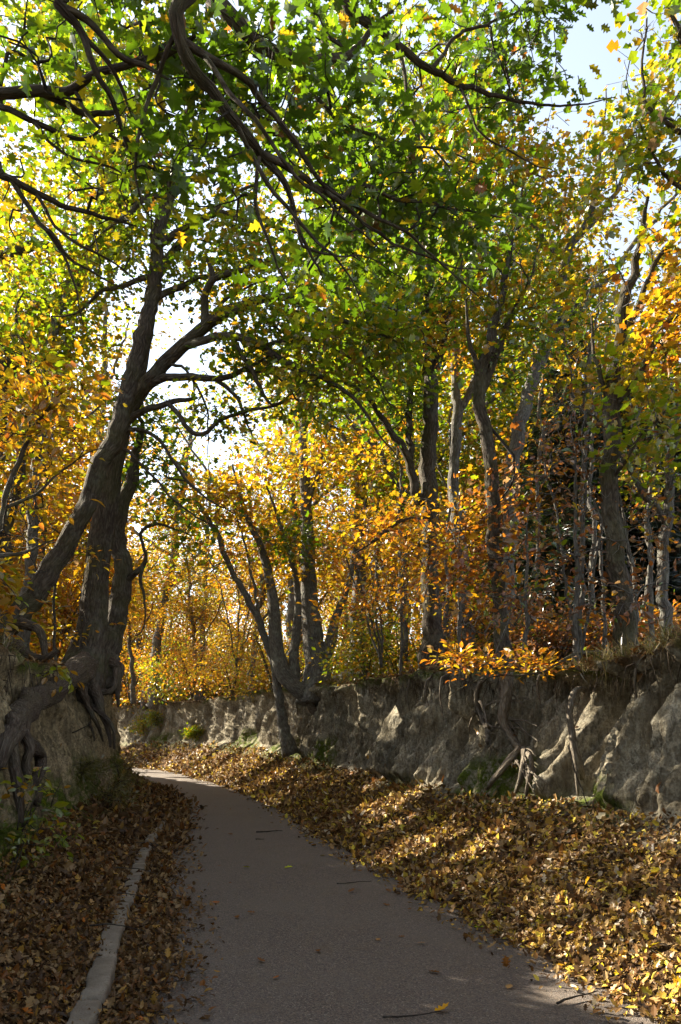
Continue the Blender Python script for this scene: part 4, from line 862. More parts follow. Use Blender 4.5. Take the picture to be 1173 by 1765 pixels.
simple_tree('young_ash', 'slim trunk at the right edge of the picture with pale bark on the right bank', [(1150, 1125, 11.5, .10), (1148, 1040, 11.5, .085), (1146, 950, 11.5, .08), (1150, 850, 11.5, .07), (1162, 760, 11.5, .055), (1180, 650, 11.5, .03)],
   None, [('lime', [(1130, 830, 11.2, 80, 80, .8, 22), (1160, 720, 11.3, 60, 70, .8, 20)])], 69, bark=M_BARKG, twig=M_TWIGG, limbs=[[(1150, 900, 11.5, .045), (1120, 860, 11.2, .05), (1080, 790, 11, .03), (1020, 720, 10.8, .012)]], per=10, size=.10)
simple_tree('yellow_maple', 'yellow green tree crown filling the top right corner of the picture', [(1330, 1140, 9.5, .16), (1310, 900, 9.5, .14), (1285, 600, 9.5, .12), (1255, 380, 9.5, .10), (1225, 230, 9.5, .07), (1190, 100, 9.5, .045), (1150, 0, 9.5, .015)],
   None, [('lime', [(1130, 120, 9.4, 80, 120, .8, 36), (1140, 290, 9.4, 80, 90, .8, 34), (1180, 30, 9.4, 60, 60, .6, 14), (1100, 250, 9.3, 60, 60, .6, 14)])], 70, twig=M_TWIGG,
   limbs=[[(1225, 230, 9.5, .045), (1160, 220, 9.4, .03), (1110, 170, 9.3, .022), (1108, 60, 9.3, .012), (1120, -20, 9.3, .006)], [(1255, 380, 9.5, .05), (1190, 340, 9.4, .03), (1130, 280, 9.3, .02), (1100, 210, 9.2, .008)]], per=10, size=.105, singles=60, seg=.22, spread=.18)
# rusty beech saplings along the right bank
def beech(label, x, y, D, top, blobs, pal, seed, per=11, size=.09, singles=0, lean=0, name='beech_sapling'):
    t = Tree(name, P(x, y, D), label, 'tree', seed=seed, twig=M_TWIGG, bark=M_BARKG)
    t.pl([(x, y+12, D, .035), (x+lean*.3, y-(y-top)*.3, D, .03), (x+lean*.6, y-(y-top)*.65, D, .022), (x+lean, top, D, .006)], part='trunk', sides=8, growable=.85, wig=.03)
    t.grow(np.vstack([t.blob(*b) for b in blobs]), pal, per=per, size=size, leaf='ovate', spread=.15, seg=.2, flat=.7, rtip=.0034)
    t.finish(singles); return t
beech('rust brown beech sapling hanging its leaves over the right bank roots', 905, 1140, 10.8, 880, [(850, 1060, 10.6, 110, 60, .6, 30), (900, 980, 10.7, 90, 60, .6, 24), (960, 1040, 10.6, 80, 60, .6, 20), (830, 1140, 10.2, 80, 22, .4, 14)], 'rust', 81, singles=120, per=6)
beech('brown leaved sapling in front of the dark spruce on the right bank', 990, 1130, 10.6, 740, [(970, 900, 10.5, 100, 80, .7, 44), (1010, 780, 10.6, 80, 90, .7, 26), (1060, 980, 10.4, 80, 80, .6, 26), (930, 800, 10.7, 70, 60, .6, 14)], 'brown', 82, per=4, singles=60)
beech('orange brown sapling beside the dark straight trunk on the right bank', 790, 1145, 13.2, 860, [(760, 960, 13, 90, 70, .8, 40), (700, 1020, 13, 80, 60, .8, 30), (800, 880, 13.2, 70, 60, .8, 26), (700, 900, 13.4, 60, 60, .7, 20)], 'orange', 83, per=8, singles=40)
beech('coppery sapling between the stump and the dark straight trunk', 690, 1160, 16.5, 900, [(660, 1000, 16.4, 90, 80, 1, 50), (620, 920, 16.5, 80, 60, 1, 36), (590, 1040, 16.8, 60, 60, .9, 24)], 'orange', 84, per=13, size=.10)
beech('rusty sapling low at the right edge beside the slim pale trunk', 1120, 1130, 9.6, 860, [(1110, 1030, 9.5, 80, 70, .6, 22), (1150, 900, 9.5, 60, 80, .6, 16)], 'brown', 85, per=4)
beech('bare looking brown sapling behind the orange crown at right', 1040, 1125, 12.2, 640, [(1010, 700, 12.2, 90, 90, .9, 34), (1080, 860, 12.2, 90, 100, .9, 36), (960, 1000, 12, 80, 70, .8, 26), (930, 720, 12.6, 60, 70, .8, 14)], 'brown', 86, per=3)
# the low branch reaching out over the right bank
lb = Tree('beech_sapling', P(1060, 1125, 9.2), 'long low branch of orange beech leaves reaching left across the right bank edge', 'tree', seed=87, twig=M_TWIG)
lb.pl([(1066, 1130, 9.2, .022), (1040, 1122, 9.2, .020), (990, 1135, 9.1, .017), (940, 1158, 9.0, .014), (880, 1165, 9.0, .011), (840, 1168, 9.0, .008), (800, 1180, 9.0, .005), (765, 1200, 9, .003)], part='branch', sides=7, wig=.03)
lb.grow(np.vstack([lb.blob(*b) for b in [(880, 1140, 9, 70, 18, .3, 16), (800, 1135, 9.1, 60, 20, .3, 18), (940, 1145, 9, 40, 14, .25, 6)]]), 'orange', per=11, size=.08, leaf='ovate', spread=.09, seg=.12, rtip=.0022, sun_cull=False, gap=False)
lb.finish(singles=120)

for k, (label, x, D, top, bl) in enumerate([('tangle of bare grey twigs in front of the dark spruce on the right bank', 1000, 11.4, 680, [(1000, 800, 11.4, 100, 140, .7, 110), (930, 880, 11.6, 60, 110, .6, 50)]), ('tangle of bare grey twigs at the right edge behind the thick trunk', 1110, 11.2, 700, [(1110, 850, 11.2, 70, 150, .6, 90), (1060, 1020, 11, 90, 60, .6, 40)]),
                                            ('bare thin twigs between the stump and the straight dark trunk', 660, 17.5, 860, [(660, 1000, 17.4, 80, 110, .9, 70)]), ('bare thin saplings on the far bank left of the many-stemmed tree', 420, 27, 900, [(400, 1040, 27, 90, 110, 1.5, 90), (320, 1060, 28, 60, 90, 1.5, 50)])]):
    t = Tree('bare_shrub', P(x, 1135, D), label, 'shrub', seed=95+k, twig=M_TWIGG, bark=M_BARKG)
    for j in range(4):
        a = t.r.normal(0, 40); t.pl([(x+a*.3, 1150, D, .028), (x+a*.7, 1135-(1135-top)*.35, D+t.r.normal(0, .2), .022), (x+a*1.3, 1135-(1135-top)*.7, D, .014), (x+a*1.7, top, D+t.r.normal(0, .3), .004)], part='stem', sides=7, wig=.03)
    t.grow(np.vstack([t.blob(*b) for b in bl]), 'brown', per=1.1, size=.09, leaf='ovate', spread=.1, seg=.18, rtip=.0042, gap=False); t.finish()

for k, (x, D, r0_, top, lean, lab) in enumerate([(915, 17, .055, 560, 30, 'thin grey pole of a young maple right of the gnarled maple'), (990, 13, .05, 480, 40, 'thin grey pole of a young maple left of the thick trunk'), (1025, 16, .06, 420, -20, 'thin pole of a young maple behind the thick trunk'), (1110, 13.5, .05, 600, 25, 'thin pole of a young maple right of the thick trunk'), (700, 19, .06, 700, -25, 'thin pole of a young maple left of the straight dark trunk'), (765, 18, .055, 640, 15, 'thin pole of a young maple close behind the straight dark trunk'), (640, 24, .07, 760, 20, 'thin pole of a young maple right of the broken stump')]):
    simple_tree('young_maple', lab, [(x, 1140, D, r0_), (x+lean*.3, 1140-(1140-top)*.35, D, r0_*.8), (x+lean*.5, 1140-(1140-top)*.7, D, r0_*.55), (x+lean, top, D, r0_*.15)], None, [('yg' if k % 2 else 'gold', [(x+lean, top+60, D, 70, 80, .9, 22), (x+lean*.4, top+200, D, 60, 70, .8, 10)])], 170+k, bark=M_BARKG, twig=M_TWIGG, per=12, size=.11, sides=9,
        limbs=[[(x+lean*.45, 1140-(1140-top)*.6, D, r0_*.45), (x+lean*.45+30*(-1)**k, 1140-(1140-top)*.75, D, r0_*.3), (x+lean+60*(-1)**k, top+30, D, r0_*.1)]])
# ------------------------------------------------------------------ woodland behind: a few grown prototypes, copied
def copy_tree(root, loc, rz, sc, label, group=None):
    c = root.copy(); col.objects.link(c); c.location = loc; c.rotation_euler = (0, 0, rz); c.scale = (sc, sc, sc)
    c['label'] = label
    if group: c['group'] = group
    for ch in [o for o in root.children]:
        d = ch.copy(); col.objects.link(d); d.parent = c
    return c
def ell(r, c, rad, n):
    d = r.normal(size=(n, 3)); d = d/np.linalg.norm(d, axis=1, keepdims=True)*(r.random((n, 1))**.4)
    return np.array(c) + d*np.array(rad)
def wood_tree(name, label, loc, h, pal, seed, n=95, per=88, size=.14, leaf='kite', group=None, spread=.42, low=.3, cull=False, width=.26, bark=None, kids=4):
    r = np.random.default_rng(seed); loc = np.array(loc, float)
    t = Tree(name, loc, label, 'tree', group, bark=bark or M_BARKG, twig=M_TWIGG, seed=seed)
    a = r.normal(0, .05*h, 2)
    tr = [(0, 0, -.3, .018*h), (a[0]*.2, a[1]*.2, .2*h, .013*h), (a[0]*.6, a[1]*.6, .5*h, .010*h), (a[0], a[1], .8*h, .006*h), (a[0]*1.1, a[1]*1.1, .98*h, .002*h)]
    t.limb([(*(loc+np.array(p[:3])), p[3]) for p in tr], part='trunk', sides=10, step=.3, growable=.75, wig=.08)
    for k in range(kids):
        an = k*2.4 + r.random(); z0 = h*(.32+.12*k); L = h*(.3-.03*k)
        t.limb([(*(loc+[a[0]*z0/h, a[1]*z0/h, z0]), .006*h), (*(loc+[math.cos(an)*L*.5, math.sin(an)*L*.5, z0+L*.45]), .0045*h), (*(loc+[math.cos(an)*L, math.sin(an)*L, z0+L*1.0]), .0015*h)], sides=7, step=.3, growable=.8, wig=.06)
    R = h*width
    pts = np.vstack([ell(r, loc+[a[0], a[1], h*.68], (R, R, h*.33), int(n*.7)), ell(r, loc+[a[0]*.5, a[1]*.5, h*(low+.18)], (R*.9, R*.9, h*.16), int(n*.3))])
    pl_ = pal if isinstance(pal, list) else [(1, pal)]
    k = r.choice(len(pl_), len(pts), p=np.array([w for w, _ in pl_])/sum(w for w, _ in pl_))
    for i, (_, p) in enumerate(pl_):
        if (k == i).any():
            t.grow(pts[k == i], p, seg=.6, per=per, size=size, leaf=leaf, spread=spread, rtip=.005, flat=.6, sides=3, sun_cull=cull, gap=cull)
    t.finish(); return t.root
protos = {}
def at(pxx, D, dz=-.1):
    x = (pxx-CX)/F*D; return (x, D, float(lip_z(D))+dz)
first = [('gold', 'golden maple rising behind the many-stemmed tree at the bend', (430, 36), 10.5, [(3, 'gold'), (1, 'orange')], 201),
         ('orange', 'orange topped maple behind the broken pale stump', (600, 33), 12.0, [(2, 'orange'), (2, 'gold')], 202),
         ('yg', 'yellow green maple standing behind the dark straight trunk', (700, 27), 14, [(3, 'yg'), (1, 'gold')], 203),
         ('green', 'green leaved maple behind the slanting grey trunk', (900, 26), 13, [(2, 'green'), (2, 'lime'), (1, 'yg')], 204),
         ('rust', 'rust brown oak standing behind the thick trunk at the right edge', (1090, 20), 8.5, [(2, 'rust'), (1, 'gold'), (1, 'brown')], 205)]
for key, lab, (x, D), h, pal, sd_ in first:
    protos[key] = (wood_tree('maple_tree' if key != 'rust' else 'oak_tree', lab, at(x, D), h, pal, sd_), h)
WOOD = [('gold', 250, 44, 10, 'golden maple beyond the bend right of the broken oak trunk', None),
        ('orange', 340, 40, 8.5, 'low orange maple above the far end of the right bank', None),
        ('gold', 520, 42, 12, 'golden maple showing between the stems of the many-stemmed tree', None),
        ('yg', 300, 52, 11, 'pale yellow maple in the distance beyond the bend', None),
        ('orange', 230, 36, 7.5, 'small bright orange maple beside the dark broken trunk', None),
        ('gold', 660, 40, 13, 'tall golden maple left of the dark straight trunk', None),
        ('yg', 600, 50, 14, 'distant yellow green maple above the broken stump', None),
        ('yg', 345, 46, 14.5, 'tall pale yellow maple in the gap between the arching limbs', None), ('gold', 760, 34, 12, 'golden maple between the dark straight trunk and the pale grey trunk', None)]
FAR = [('orange', 150, 48, 11), ('gold', 400, 60, 12), ('yg', 480, 66, 13), ('orange', 560, 62, 14), ('gold', 720, 58, 15), ('yg', 820, 48, 15), ('gold', 900, 44, 14), ('green', 1000, 46, 15), ('yg', 1080, 40, 15), ('gold', 1150, 44, 14), ('orange', 1200, 36, 12),
       ('gold', 200, 62, 13), ('gold', 100, 56, 13), ('yg', 0, 50, 15), ('rust', 840, 36, 9), ('rust', 960, 34, 9), ('rust', 1060, 30, 9), ('rust', 1160, 28, 9), ('gold', 640, 70, 14), ('rust', 760, 44, 9), ('yg', 1250, 50, 16), ('gold', 330, 72, 12)]
LEFTW = [('gold', -60, 19, 8, 'golden maple behind the leaning oak at the left edge', None), ('gold', 60, 22, 9, 'golden maple between the slim grey trunk and the leaning oak', None),
         ('gold', 150, 24, 8, 'golden maple seen between the leaning and the straight trunk', None), ('yg', -120, 24, 15, 'tall yellow maple outside the left edge behind the oaks', None), ('yg', 40, 30, 17, 'tall yellow green maple behind the slanting stout trunk', None), ('yg', 140, 34, 18, 'tall yellow green maple behind the top of the leaning oak', None),
         ('orange', 110, 30, 9, 'orange maple low behind the straight dark trunk', None), ('yg', 260, 40, 17, 'tall yellow maple behind the upper part of the leaning oak', None), ('green', 20, 40, 19, 'tall green maple deep in the wood on the left', None)]
RIGHTW = [('yg', 980, 22, 15, 'tall yellow maple right of the slanting grey trunk', None), ('gold', 840, 23, 8, 'golden maple low between the pale grey and the gnarled trunk', None), ('yg', 620, 24, 16, 'tall yellow green maple whose crown fills the top behind the oak limbs', None), ('green', 760, 21, 13, 'green maple crown behind the fork of the pale grey trunk', None),
          ('gold', 1110, 24, 13, 'golden maple behind the orange crown at the right', None), ('yg', 860, 30, 17, 'tall yellow maple behind the gnarled and the slanting trunk', None), ('yg', 500, 34, 17, 'tall thin yellow maple above the far golden crowns', None)]
rw = random.Random(5)
PALS = {k_[0]: k_[4] for k_ in first}
for q_, (key, x, D, h, lab, g) in enumerate(LEFTW):
    wood_tree('maple_tree', lab, at(x, D), h, PALS[key], 220+q_, n=100, per=50, size=.16, cull=True, low=.2)
for key, x, D, h, lab, g in WOOD + RIGHTW:
    r0, h0 = protos[key]; copy_tree(r0, at(x, D), rw.uniform(0, 6.28), h/h0, lab, g)
FARL = {'gold': 'small golden tree deep in the far woodland', 'orange': 'small orange tree deep in the far woodland', 'yg': 'yellow green tree deep in the far woodland', 'green': 'green tree deep in the far woodland', 'rust': 'rust brown tree deep in the far woodland'}
for key, x, D, h in FAR:
    r0, h0 = protos[key]; copy_tree(r0, at(x, D), rw.uniform(0, 6.28), h/h0, FARL[key], FARL[key].replace('tree', 'trees'))
# unseen trees added behind the camera to cut sky fill; a thicket shuts the far view
for q_, (x, y, h, key) in enumerate([(3.8, -3, 12, 'yg'), (-4.6, -7, 12, 'green'), (6.5, 3, 13, 'yg'), (7, -9, 13, 'green'), (-7, -11, 13, 'yg'), (-4, -15, 12, 'yg'), (9, 6, 14, 'gold')]):
    r0, h0 = protos[key]; copy_tree(r0, (x, y, float(lip_z(y))-.2), q_*1.7, h/h0, 'tall woodland tree added behind the camera to hold back sky light', 'trees added behind the camera')
thick = None
for q_, (x, D, sc) in enumerate([(230, 46, 1), (290, 50, 1), (350, 47, 1), (410, 50, 1.1), (470, 48, 1), (180, 50, 1.1), (120, 46, 1), (540, 46, 1), (610, 44, 1), (680, 44, 1), (750, 42, 1), (830, 40, 1), (910, 38, 1), (990, 38, 1), (1070, 36, 1), (1150, 36, 1), (1230, 36, 1), (260, 62, 1.5), (380, 66, 1.6), (500, 64, 1.5), (640, 60, 1.4), (800, 56, 1.4), (320, 82, 1.8), (440, 84, 1.9), (200, 76, 1.7), (960, 54, 1.4), (1100, 52, 1.4)]):
    if thick is None:
        b = at(x, D); rr_ = np.random.default_rng(700)
        thick = Tree('thicket', b, 'dense golden and brown thicket closing the far wood', 'shrub', 'thickets closing the far wood', seed=700, twig=M_TWIGG)
        for k in range(9):
            a = rr_.normal(0, 1.6, 2); thick.limb([(b[0]+a[0], b[1]+a[1], b[2]-.2, .05), (b[0]+a[0]*1.1, b[1]+a[1]*1.1, b[2]+2, .035), (b[0]+a[0]*1.3, b[1]+a[1]*1.3, b[2]+4.2, .01)], part='stem', sides=6, step=.4)
        e = ell(rr_, (b[0], b[1], b[2]+1.9), (2.9, 2.0, 2.2), 110)
        for p_, sl in (('gold', slice(0, 50)), ('yg', slice(50, 80)), ('rust', slice(80, 110))):
            thick.grow(e[sl], p_, seg=.7, per=62, size=.135, leaf='kite', spread=.36, rtip=.006, flat=.7, sides=3, sun_cull=False, gap=False)
        thick.finish(); thick = thick.root
    else: copy_tree(thick, at(x, D), rw.uniform(0, 6.28), sc*rw.uniform(.8, 1.15), thick['label'], thick['group'])
# unseen trees added beyond the left edge to shade the road; sun passes their gaps
SHADE_MAPLES = [((-8.6, 9.0), 9, 'yg', 301), ((-11, 13.5), 11, 'yg', 302), ((-14.5, 10), 12, 'gold', 303), ((-17, 18), 13, 'yg', 304), ((-12.5, 4), 10, 'gold', 305), ((-9.5, 17), 9, 'gold', 306), ((-21, 26), 13, 'gold', 307), ((-8, -2), 9, 'gold', 308), ((-13, 22), 11, 'yg', 309), ((-19, 34), 13, 'yg', 310)]
for (x, y), h, pal, sd_ in SHADE_MAPLES:
    wood_tree('maple_tree', 'woodland maple added outside the left edge of the picture to shade the road', (x, y, float(lip_z(y))-.15), h, pal, sd_, n=105, per=54, size=.155, cull=True, low=.2, group='shade maples added outside the left edge')

def shrub(name, label, base, blobs, pal, seed, per=26, size=.09, leaf='ovate', stems=4, h=1.0, spread=.14, cull=True, mat=None, group=None, singles=0, seg=.15, flat=.7):
    t = Tree(name, base, label, 'shrub', group, seed=seed, twig=M_TWIG, leafmat=mat)
    for k in range(stems):
        a = t.r.uniform(0, 6.28); L = h*t.r.uniform(.25, .6)
        t.limb([(*base, .012*h+.004), (base[0]+math.cos(a)*L*.4, base[1]+math.sin(a)*L*.4, base[2]+h*.5, .008*h+.003), (base[0]+math.cos(a)*L, base[1]+math.sin(a)*L, base[2]+h*.9, .003)], part='stem', sides=6, growable=.9)
    t.grow(np.vstack([ell(t.r, c, rad, n) for c, rad, n in blobs]), pal, per=per, size=size, leaf=leaf, spread=spread, sun_cull=cull, gap=False, seg=seg, flat=flat, rtip=.0022, sides=3)
    t.finish(singles); return t.root
# left bank understory; the nearest bushes, out of view, are added to shade the road
for k, (x, y, h, pal, lab) in enumerate([(-4.9, 5.2, 2.6, 'gold', 'golden hazel bush added out of view on the left bank to shade the road'), (-5.6, 7.4, 3.0, 'gold', 'tall golden hazel bush added out of view beside the beech sapling to shade the road'), (-5.0, 3.2, 2.4, 'yg', 'yellow hazel bush added out of view beside the big dark oak to shade the road'),
                                         (-6.5, 9.6, 3.0, 'gold', 'golden hazel bush added out of view behind the beech sapling to shade the road'), (-6.6, 12.2, 2.6, 'gold', 'golden hazel bush at the foot of the leaning oak'), (-6.6, 15.5, 2.8, 'gold', 'golden hazel bush behind the straight dark trunk on the left bank'), (-7.2, 19.5, 3, 'orange', 'orange hazel bush on the left bank beyond the broken trunk'), (-9.5, 25, 3.2, 'gold', 'golden hazel bush on the left bank above the bend')]):
    z = float(lip_z(y))
    shrub('shade_hazel', lab, (x, y, z-.05), [((x, y, z+h*.55), (.95, 1.1, h*.5), 120)], pal, 400+k, per=26, size=.12, h=h, leaf='kite', spread=.2)
shrub('shade_hazel', 'broad golden hazel bush added out of view to keep the sun off the road', (-5.2, 8.8, 2.4), [((-4.7, 8.7, 3.7), (.8, 1.5, .75), 110), ((-5.1, 10.4, 3.6), (.7, .9, .8), 50)], 'gold', 431, per=30, size=.12, h=2.2, leaf='kite', spread=.2)  # unseen bush added in the sun's path to shade the right road edge
# undergrowth on the right bank and beyond
UND = [(630, 19, 'yg', 1.6, 'bright yellow green bush behind the broken pale stump'), (690, 22, 'yg', 2.2, 'bright yellow green bush left of the dark straight trunk'), (790, 19, 'gold', 2.0, 'golden bush between the dark straight trunk and the pale grey trunk'), (880, 15.5, 'rust', 1.8, 'rust brown bush behind the gnarled maple'), (960, 14, 'brown', 1.2, 'brown bush at the foot of the dark spruce'),
       (1060, 13.5, 'rust', 1.2, 'rust brown bush behind the thick trunk at the right edge'), (1130, 14.5, 'brown', 1.4, 'brown bush behind the slim pale trunk at the right edge'), (470, 27, 'gold', 2.4, 'golden bush left of the many-stemmed tree'), (400, 31, 'gold', 2.6, 'golden bush on the far right bank before the bend'), (330, 35, 'orange', 2.6, 'orange bush on the far bank above the bend'),
       (280, 39, 'yg', 2.2, 'yellow green bush on the far bank at the bend'), (225, 41, 'orange', 3.0, 'bright orange bush just right of the broken oak trunk'), (730, 25, 'orange', 2.4, 'orange bush directly behind the dark straight trunk'), (1010, 20, 'brown', 2, 'tall brown bush right of the dark spruce'), (560, 30, 'yg', 2.6, 'yellow green bush behind the many-stemmed tree')]
for k, (x, D, pal, h, lab) in enumerate(UND):
    b = at(x, D)
    shrub('bush', lab, b, [((b[0], b[1], b[2]+h*.5), (h*.75, h*.7, h*.55), 46)], pal, 440+k, per=40, size=.07+.0012*D, leaf='kite' if D > 16 else 'ovate', h=h, spread=.12+.006*D, cull=False, seg=.3)
# dark spruces
def spruce(label, base, h, seed, n=46, wide=.2):
    t = Tree('spruce', base, label, 'tree', seed=seed, bark=M_BARK, twig=M_TWIG); b = np.array(base); r = t.r
    t.limb([(*(b+[0, 0, -.2]), .016*h), (*(b+[0, 0, h*.5]), .010*h), (*(b+[.05, 0, h]), .002*h)], part='trunk', sides=10, growable=0.0, wig=.02)
    pos, ax = [], []
    for k in range(n*4):
        z = (.12 + .86*r.random()**1.0)*h; L = (h-z)*wide*1.6*r.uniform(.6, 1.1)+.12; a = r.uniform(0, 6.28)
        d = np.array([math.cos(a), math.sin(a), .0]); m = max(6, int(L*26))
        u = np.linspace(.15, 1, m)[:, None]
        p = b + [0, 0, z] + d*L*u + np.array([0, 0, 1.])*(.10*L*u - .32*L*u*u)
        t.tw.add(np.vstack([b+[0, 0, z], p[::4], p[-1]]), np.linspace(.012, .004, len(p[::4])+2), 3, cap=False)
        for s_ in (-1, 1):
            q = np.cross(d, [0, 0, 1.])*s_
            for _ in range(2):
                pos.append(p + r.normal(0, .03, p.shape)); ax.append(q[None]*r.uniform(.5, 1, (m, 1)) + d[None]*.7 + r.normal(0, .25, (m, 3)) - [0, 0, .25])
    pos = np.vstack(pos); ax = np.vstack(ax); m = len(pos)
    t.leaves.append(('needle', pos, ax, r.normal(0, .5, (m, 3))+[0, 0, 1.], r.uniform(.16, .34, m), pick('pine', m, r), .2))
    t.finish()
spruce('tall dark green spruce behind the slanting grey trunk on the right bank', at(975, 18), 8.6, 501, n=56, wide=.2)
spruce('dark spruce behind the thick trunk at the right edge', at(1075, 19), 7.4, 502, n=56, wide=.24)
spruce('dark spruce at the right edge behind the slim pale trunk', at(1165, 18), 6.8, 503, n=56, wide=.24)
spruce('small dark spruce behind the gnarled maple and its roots', at(890, 21), 4.6, 504)

# sprig-like young spruce on the far bank
def conif(label, base, h, seed):
    t = Tree('spruce_sapling', base, label, 'tree', seed=seed, twig=M_TWIG); b = np.array(base); r = t.r
    t.limb([(*b, .03), (*(b+[0, 0, h]), .008)], part='trunk', sides=6, growable=0)
    pos, ax = [], []
    for k in range(46):
        z = r.random()*h*.95; L = (h-z)*.62+.15; a = r.uniform(0, 6.28); d = np.array([math.cos(a), math.sin(a), .45]); u = np.linspace(.2, 1, 14)[:, None]
        p = b+[0, 0, z]+d*L*u; pos.append(np.repeat(p, 3, 0)); ax.append(np.repeat(d[None], 42, 0) + r.normal(0, .6, (42, 3)))
    pos = np.vstack(pos); m = len(pos); c = pick('green', m, r)*.9
    t.leaves.append(('needle', pos, np.vstack(ax), r.normal(0, .5, (m, 3))+[0, 0, 1.], r.uniform(.14, .26, m), c, .1)); t.finish()
pz = surf_at(BR, 292, 1205); conif('small bright green spruce sapling on the lip of the far bank', (pz[0]+.1, pz[1]+.2, pz[2]-.1), 1.5, 511)
# yellow green bushes at the bend, left side
for k, (x, y, h, w, lab, pal) in enumerate([(236, 1260, 1.3, .6, 'yellow green bush on the far slope at the bend', 'yg'), (265, 1240, .9, .5, 'green bush on the face of the far bank below the spruce sapling', 'lime'), (330, 1262, .5, .35, 'low green tuft at the foot of the far bank', 'lime')]):
    pz = surf_at(BR, x, y); shrub('bush', lab, tuple(pz), [((pz[0]-.1, pz[1], pz[2]+h*.45), (w, w, h*.5), 40)], pal, 520+k, per=20, size=.11, h=h, leaf='kite', cull=False)
for k, (x, y, h, w, lab, pal) in enumerate([(216, 1352, .75, .42, 'olive yellow feathery bush where the left bank meets the road bend', 'olive'), (196, 1385, .5, .35, 'small olive bush at the foot of the left bank', 'olive'), (150, 1345, .3, .35, 'green tuft running down the left bank', 'olive'), (30, 1480, .55, .5, 'dark green bush on the left slope at the edge of the picture', 'lime')]):
    pz = surf_at(BL, x, y); shrub('bush', lab, tuple(pz), [((pz[0]+.05, pz[1], pz[2]+h*.5), (w, w*1.2, h*.5), 50)], pal, 530+k, per=16 if k < 3 else 6, size=.085 if k < 3 else .07, h=h, leaf='needle' if k < 3 else 'ovate', cull=False, spread=.07)
# seedlings with pale leaves low on the left bank
for k, (x, y, h, n, lab) in enumerate([(40, 1405, .42, 8, 'yellow green seedling under the hanging roots on the left bank'), (10, 1420, .5, 8, 'yellow green seedling at the left edge beside the hanging roots'), (40, 1470, .35, 7, 'yellow green seedling low on the left slope'), (15, 1500, .35, 6, 'yellow green seedling lowest on the left slope'), (85, 1395, .28, 5, 'small yellow green seedling right of the hanging roots')]):
    pz = surf_at(BL, x, y); b = pz + np.array([.10, -.05, 0])
    t = Tree('seedling', b, lab, 'plant', seed=550+k)
    t.limb([(*b, .006), (b[0]+.05, b[1]-.04, b[2]+h*.5, .005), (b[0]+.12, b[1]-.08, b[2]+h, .003)], part='stem', sides=5, growable=.8)
    t.grow(ell(t.r, b+[.08, -.08, h*.75], (.22, .2, h*.4), n), 'sprig', per=2.2, size=.065, leaf='ovate', spread=.05, flat=.7, seg=.08, sun_cull=False, gap=False, rtip=.0018)
    t.finish(singles=30)
b = P(85, 1178, 10.3); t = Tree('seedling', b, 'sprig of yellow green leaves hanging in front of the big root on the left bank', 'plant', seed=560)
t.limb([(*P(40, 1170, 11.0), .006), (*P(70, 1160, 10.5), .005), (*P(100, 1158, 10.3), .004), (*P(125, 1170, 10.2), .003)], part='stem', sides=5)
t.grow(np.vstack([t.blob(95, 1172, 10.25, 40, 22, .15, 9), t.blob(110, 1155, 10.3, 24, 14, .1, 6)]), 'sprig', per=3, size=.10, leaf='ovate', spread=.05, flat=.9, seg=.08, sun_cull=False, gap=False, rtip=.0018, droop=.5)
t.finish(singles=40)

# ------------------------------------------------------------------ kerb: worn stones half buried in the litter
kerb = bpy.data.objects.new('kerb', None); col.objects.link(kerb)
tag(kerb, 'worn pale kerb of stones half buried in leaves along the left edge of the road', 'kerb', kind='thing')
kc = catmull([(*P(120, 1800, 4.15)[:2], 0), (*P(150, 1765, 4.44)[:2], 0), (*P(178, 1680, 5.4)[:2], 0), (*P(202, 1600, 6.66)[:2], 0), (*P(238, 1500, 9.55)[:2], 0), (*P(262, 1450, 12.2)[:2], 0), (*P(280, 1420, 14.6)[:2], 0)], .05)
kc = np.vstack([np.stack([np.full(40, kc[0, 0]+.08), np.linspace(1.5, kc[0, 1]-.05, 40), np.zeros(40)], 1), kc])
kerb.location = (kc[40, 0], kc[40, 1], 0)
L = np.cumsum(np.concatenate([[0], np.linalg.norm(np.diff(kc, axis=0), axis=1)]))
s0 = 0.0; kr = np.random.default_rng(9)
while s0 < L[-1]-.3:
    ln = min(kr.uniform(.85, 1.25), L[-1]-s0); sN = np.linspace(s0+.008, s0+ln-.008, 16)
    c = np.stack([np.interp(sN, L, kc[:, i]) for i in (0, 1)], 1); tg = norm(np.gradient(c, axis=0)); nn = np.stack([tg[:, 1], -tg[:, 0]], 1)
    prof = np.array([(-.085, -.06), (-.088, .045), (-.082, .066), (-.066, .074), (0, .076), (.066, .074), (.080, .066), (.087, .045), (.088, -.06)])
    hh = kr.normal(0, .006); oo = kr.normal(0, .006); tilt = kr.normal(0, .006)
    V = np.zeros((16, 9, 3)); V[..., :2] = c[:, None] + nn[:, None]*(prof[None, :, :1]*.84 + oo); V[..., 2] = prof[None, :, 1] - .016 + hh + tilt*np.linspace(-1, 1, 16)[:, None] + .02
    e = fbm(V[..., 0]*7, V[..., 1]*7, V[..., 2]*9, 3)*.018; V[..., :2] += nn[:, None]*e[..., None]*np.sign(prof[None, :, :1]+1e-6); V[..., 2] += e*.8
    for en, f in ((0, .86), (15, .86)): V[en, :, 2] = V[en, :, 2]*f
    i = np.arange(15)[:, None]*9; j = np.arange(8)[None]
    q = np.stack([i+j, i+9+j, i+10+j, i+1+j], -1).reshape(-1, 4)
    caps = [[0, a, a+1] for a in range(1, 8)] + [[135, 135+a+1, 135+a] for a in range(1, 8)]
    link('kerb_stone', mesh_from('kerb_stone', V.reshape(-1, 3)-np.array(kerb.location), [q, np.array(caps)], M_KERB, smooth_shade=True), kerb)
    s0 += ln

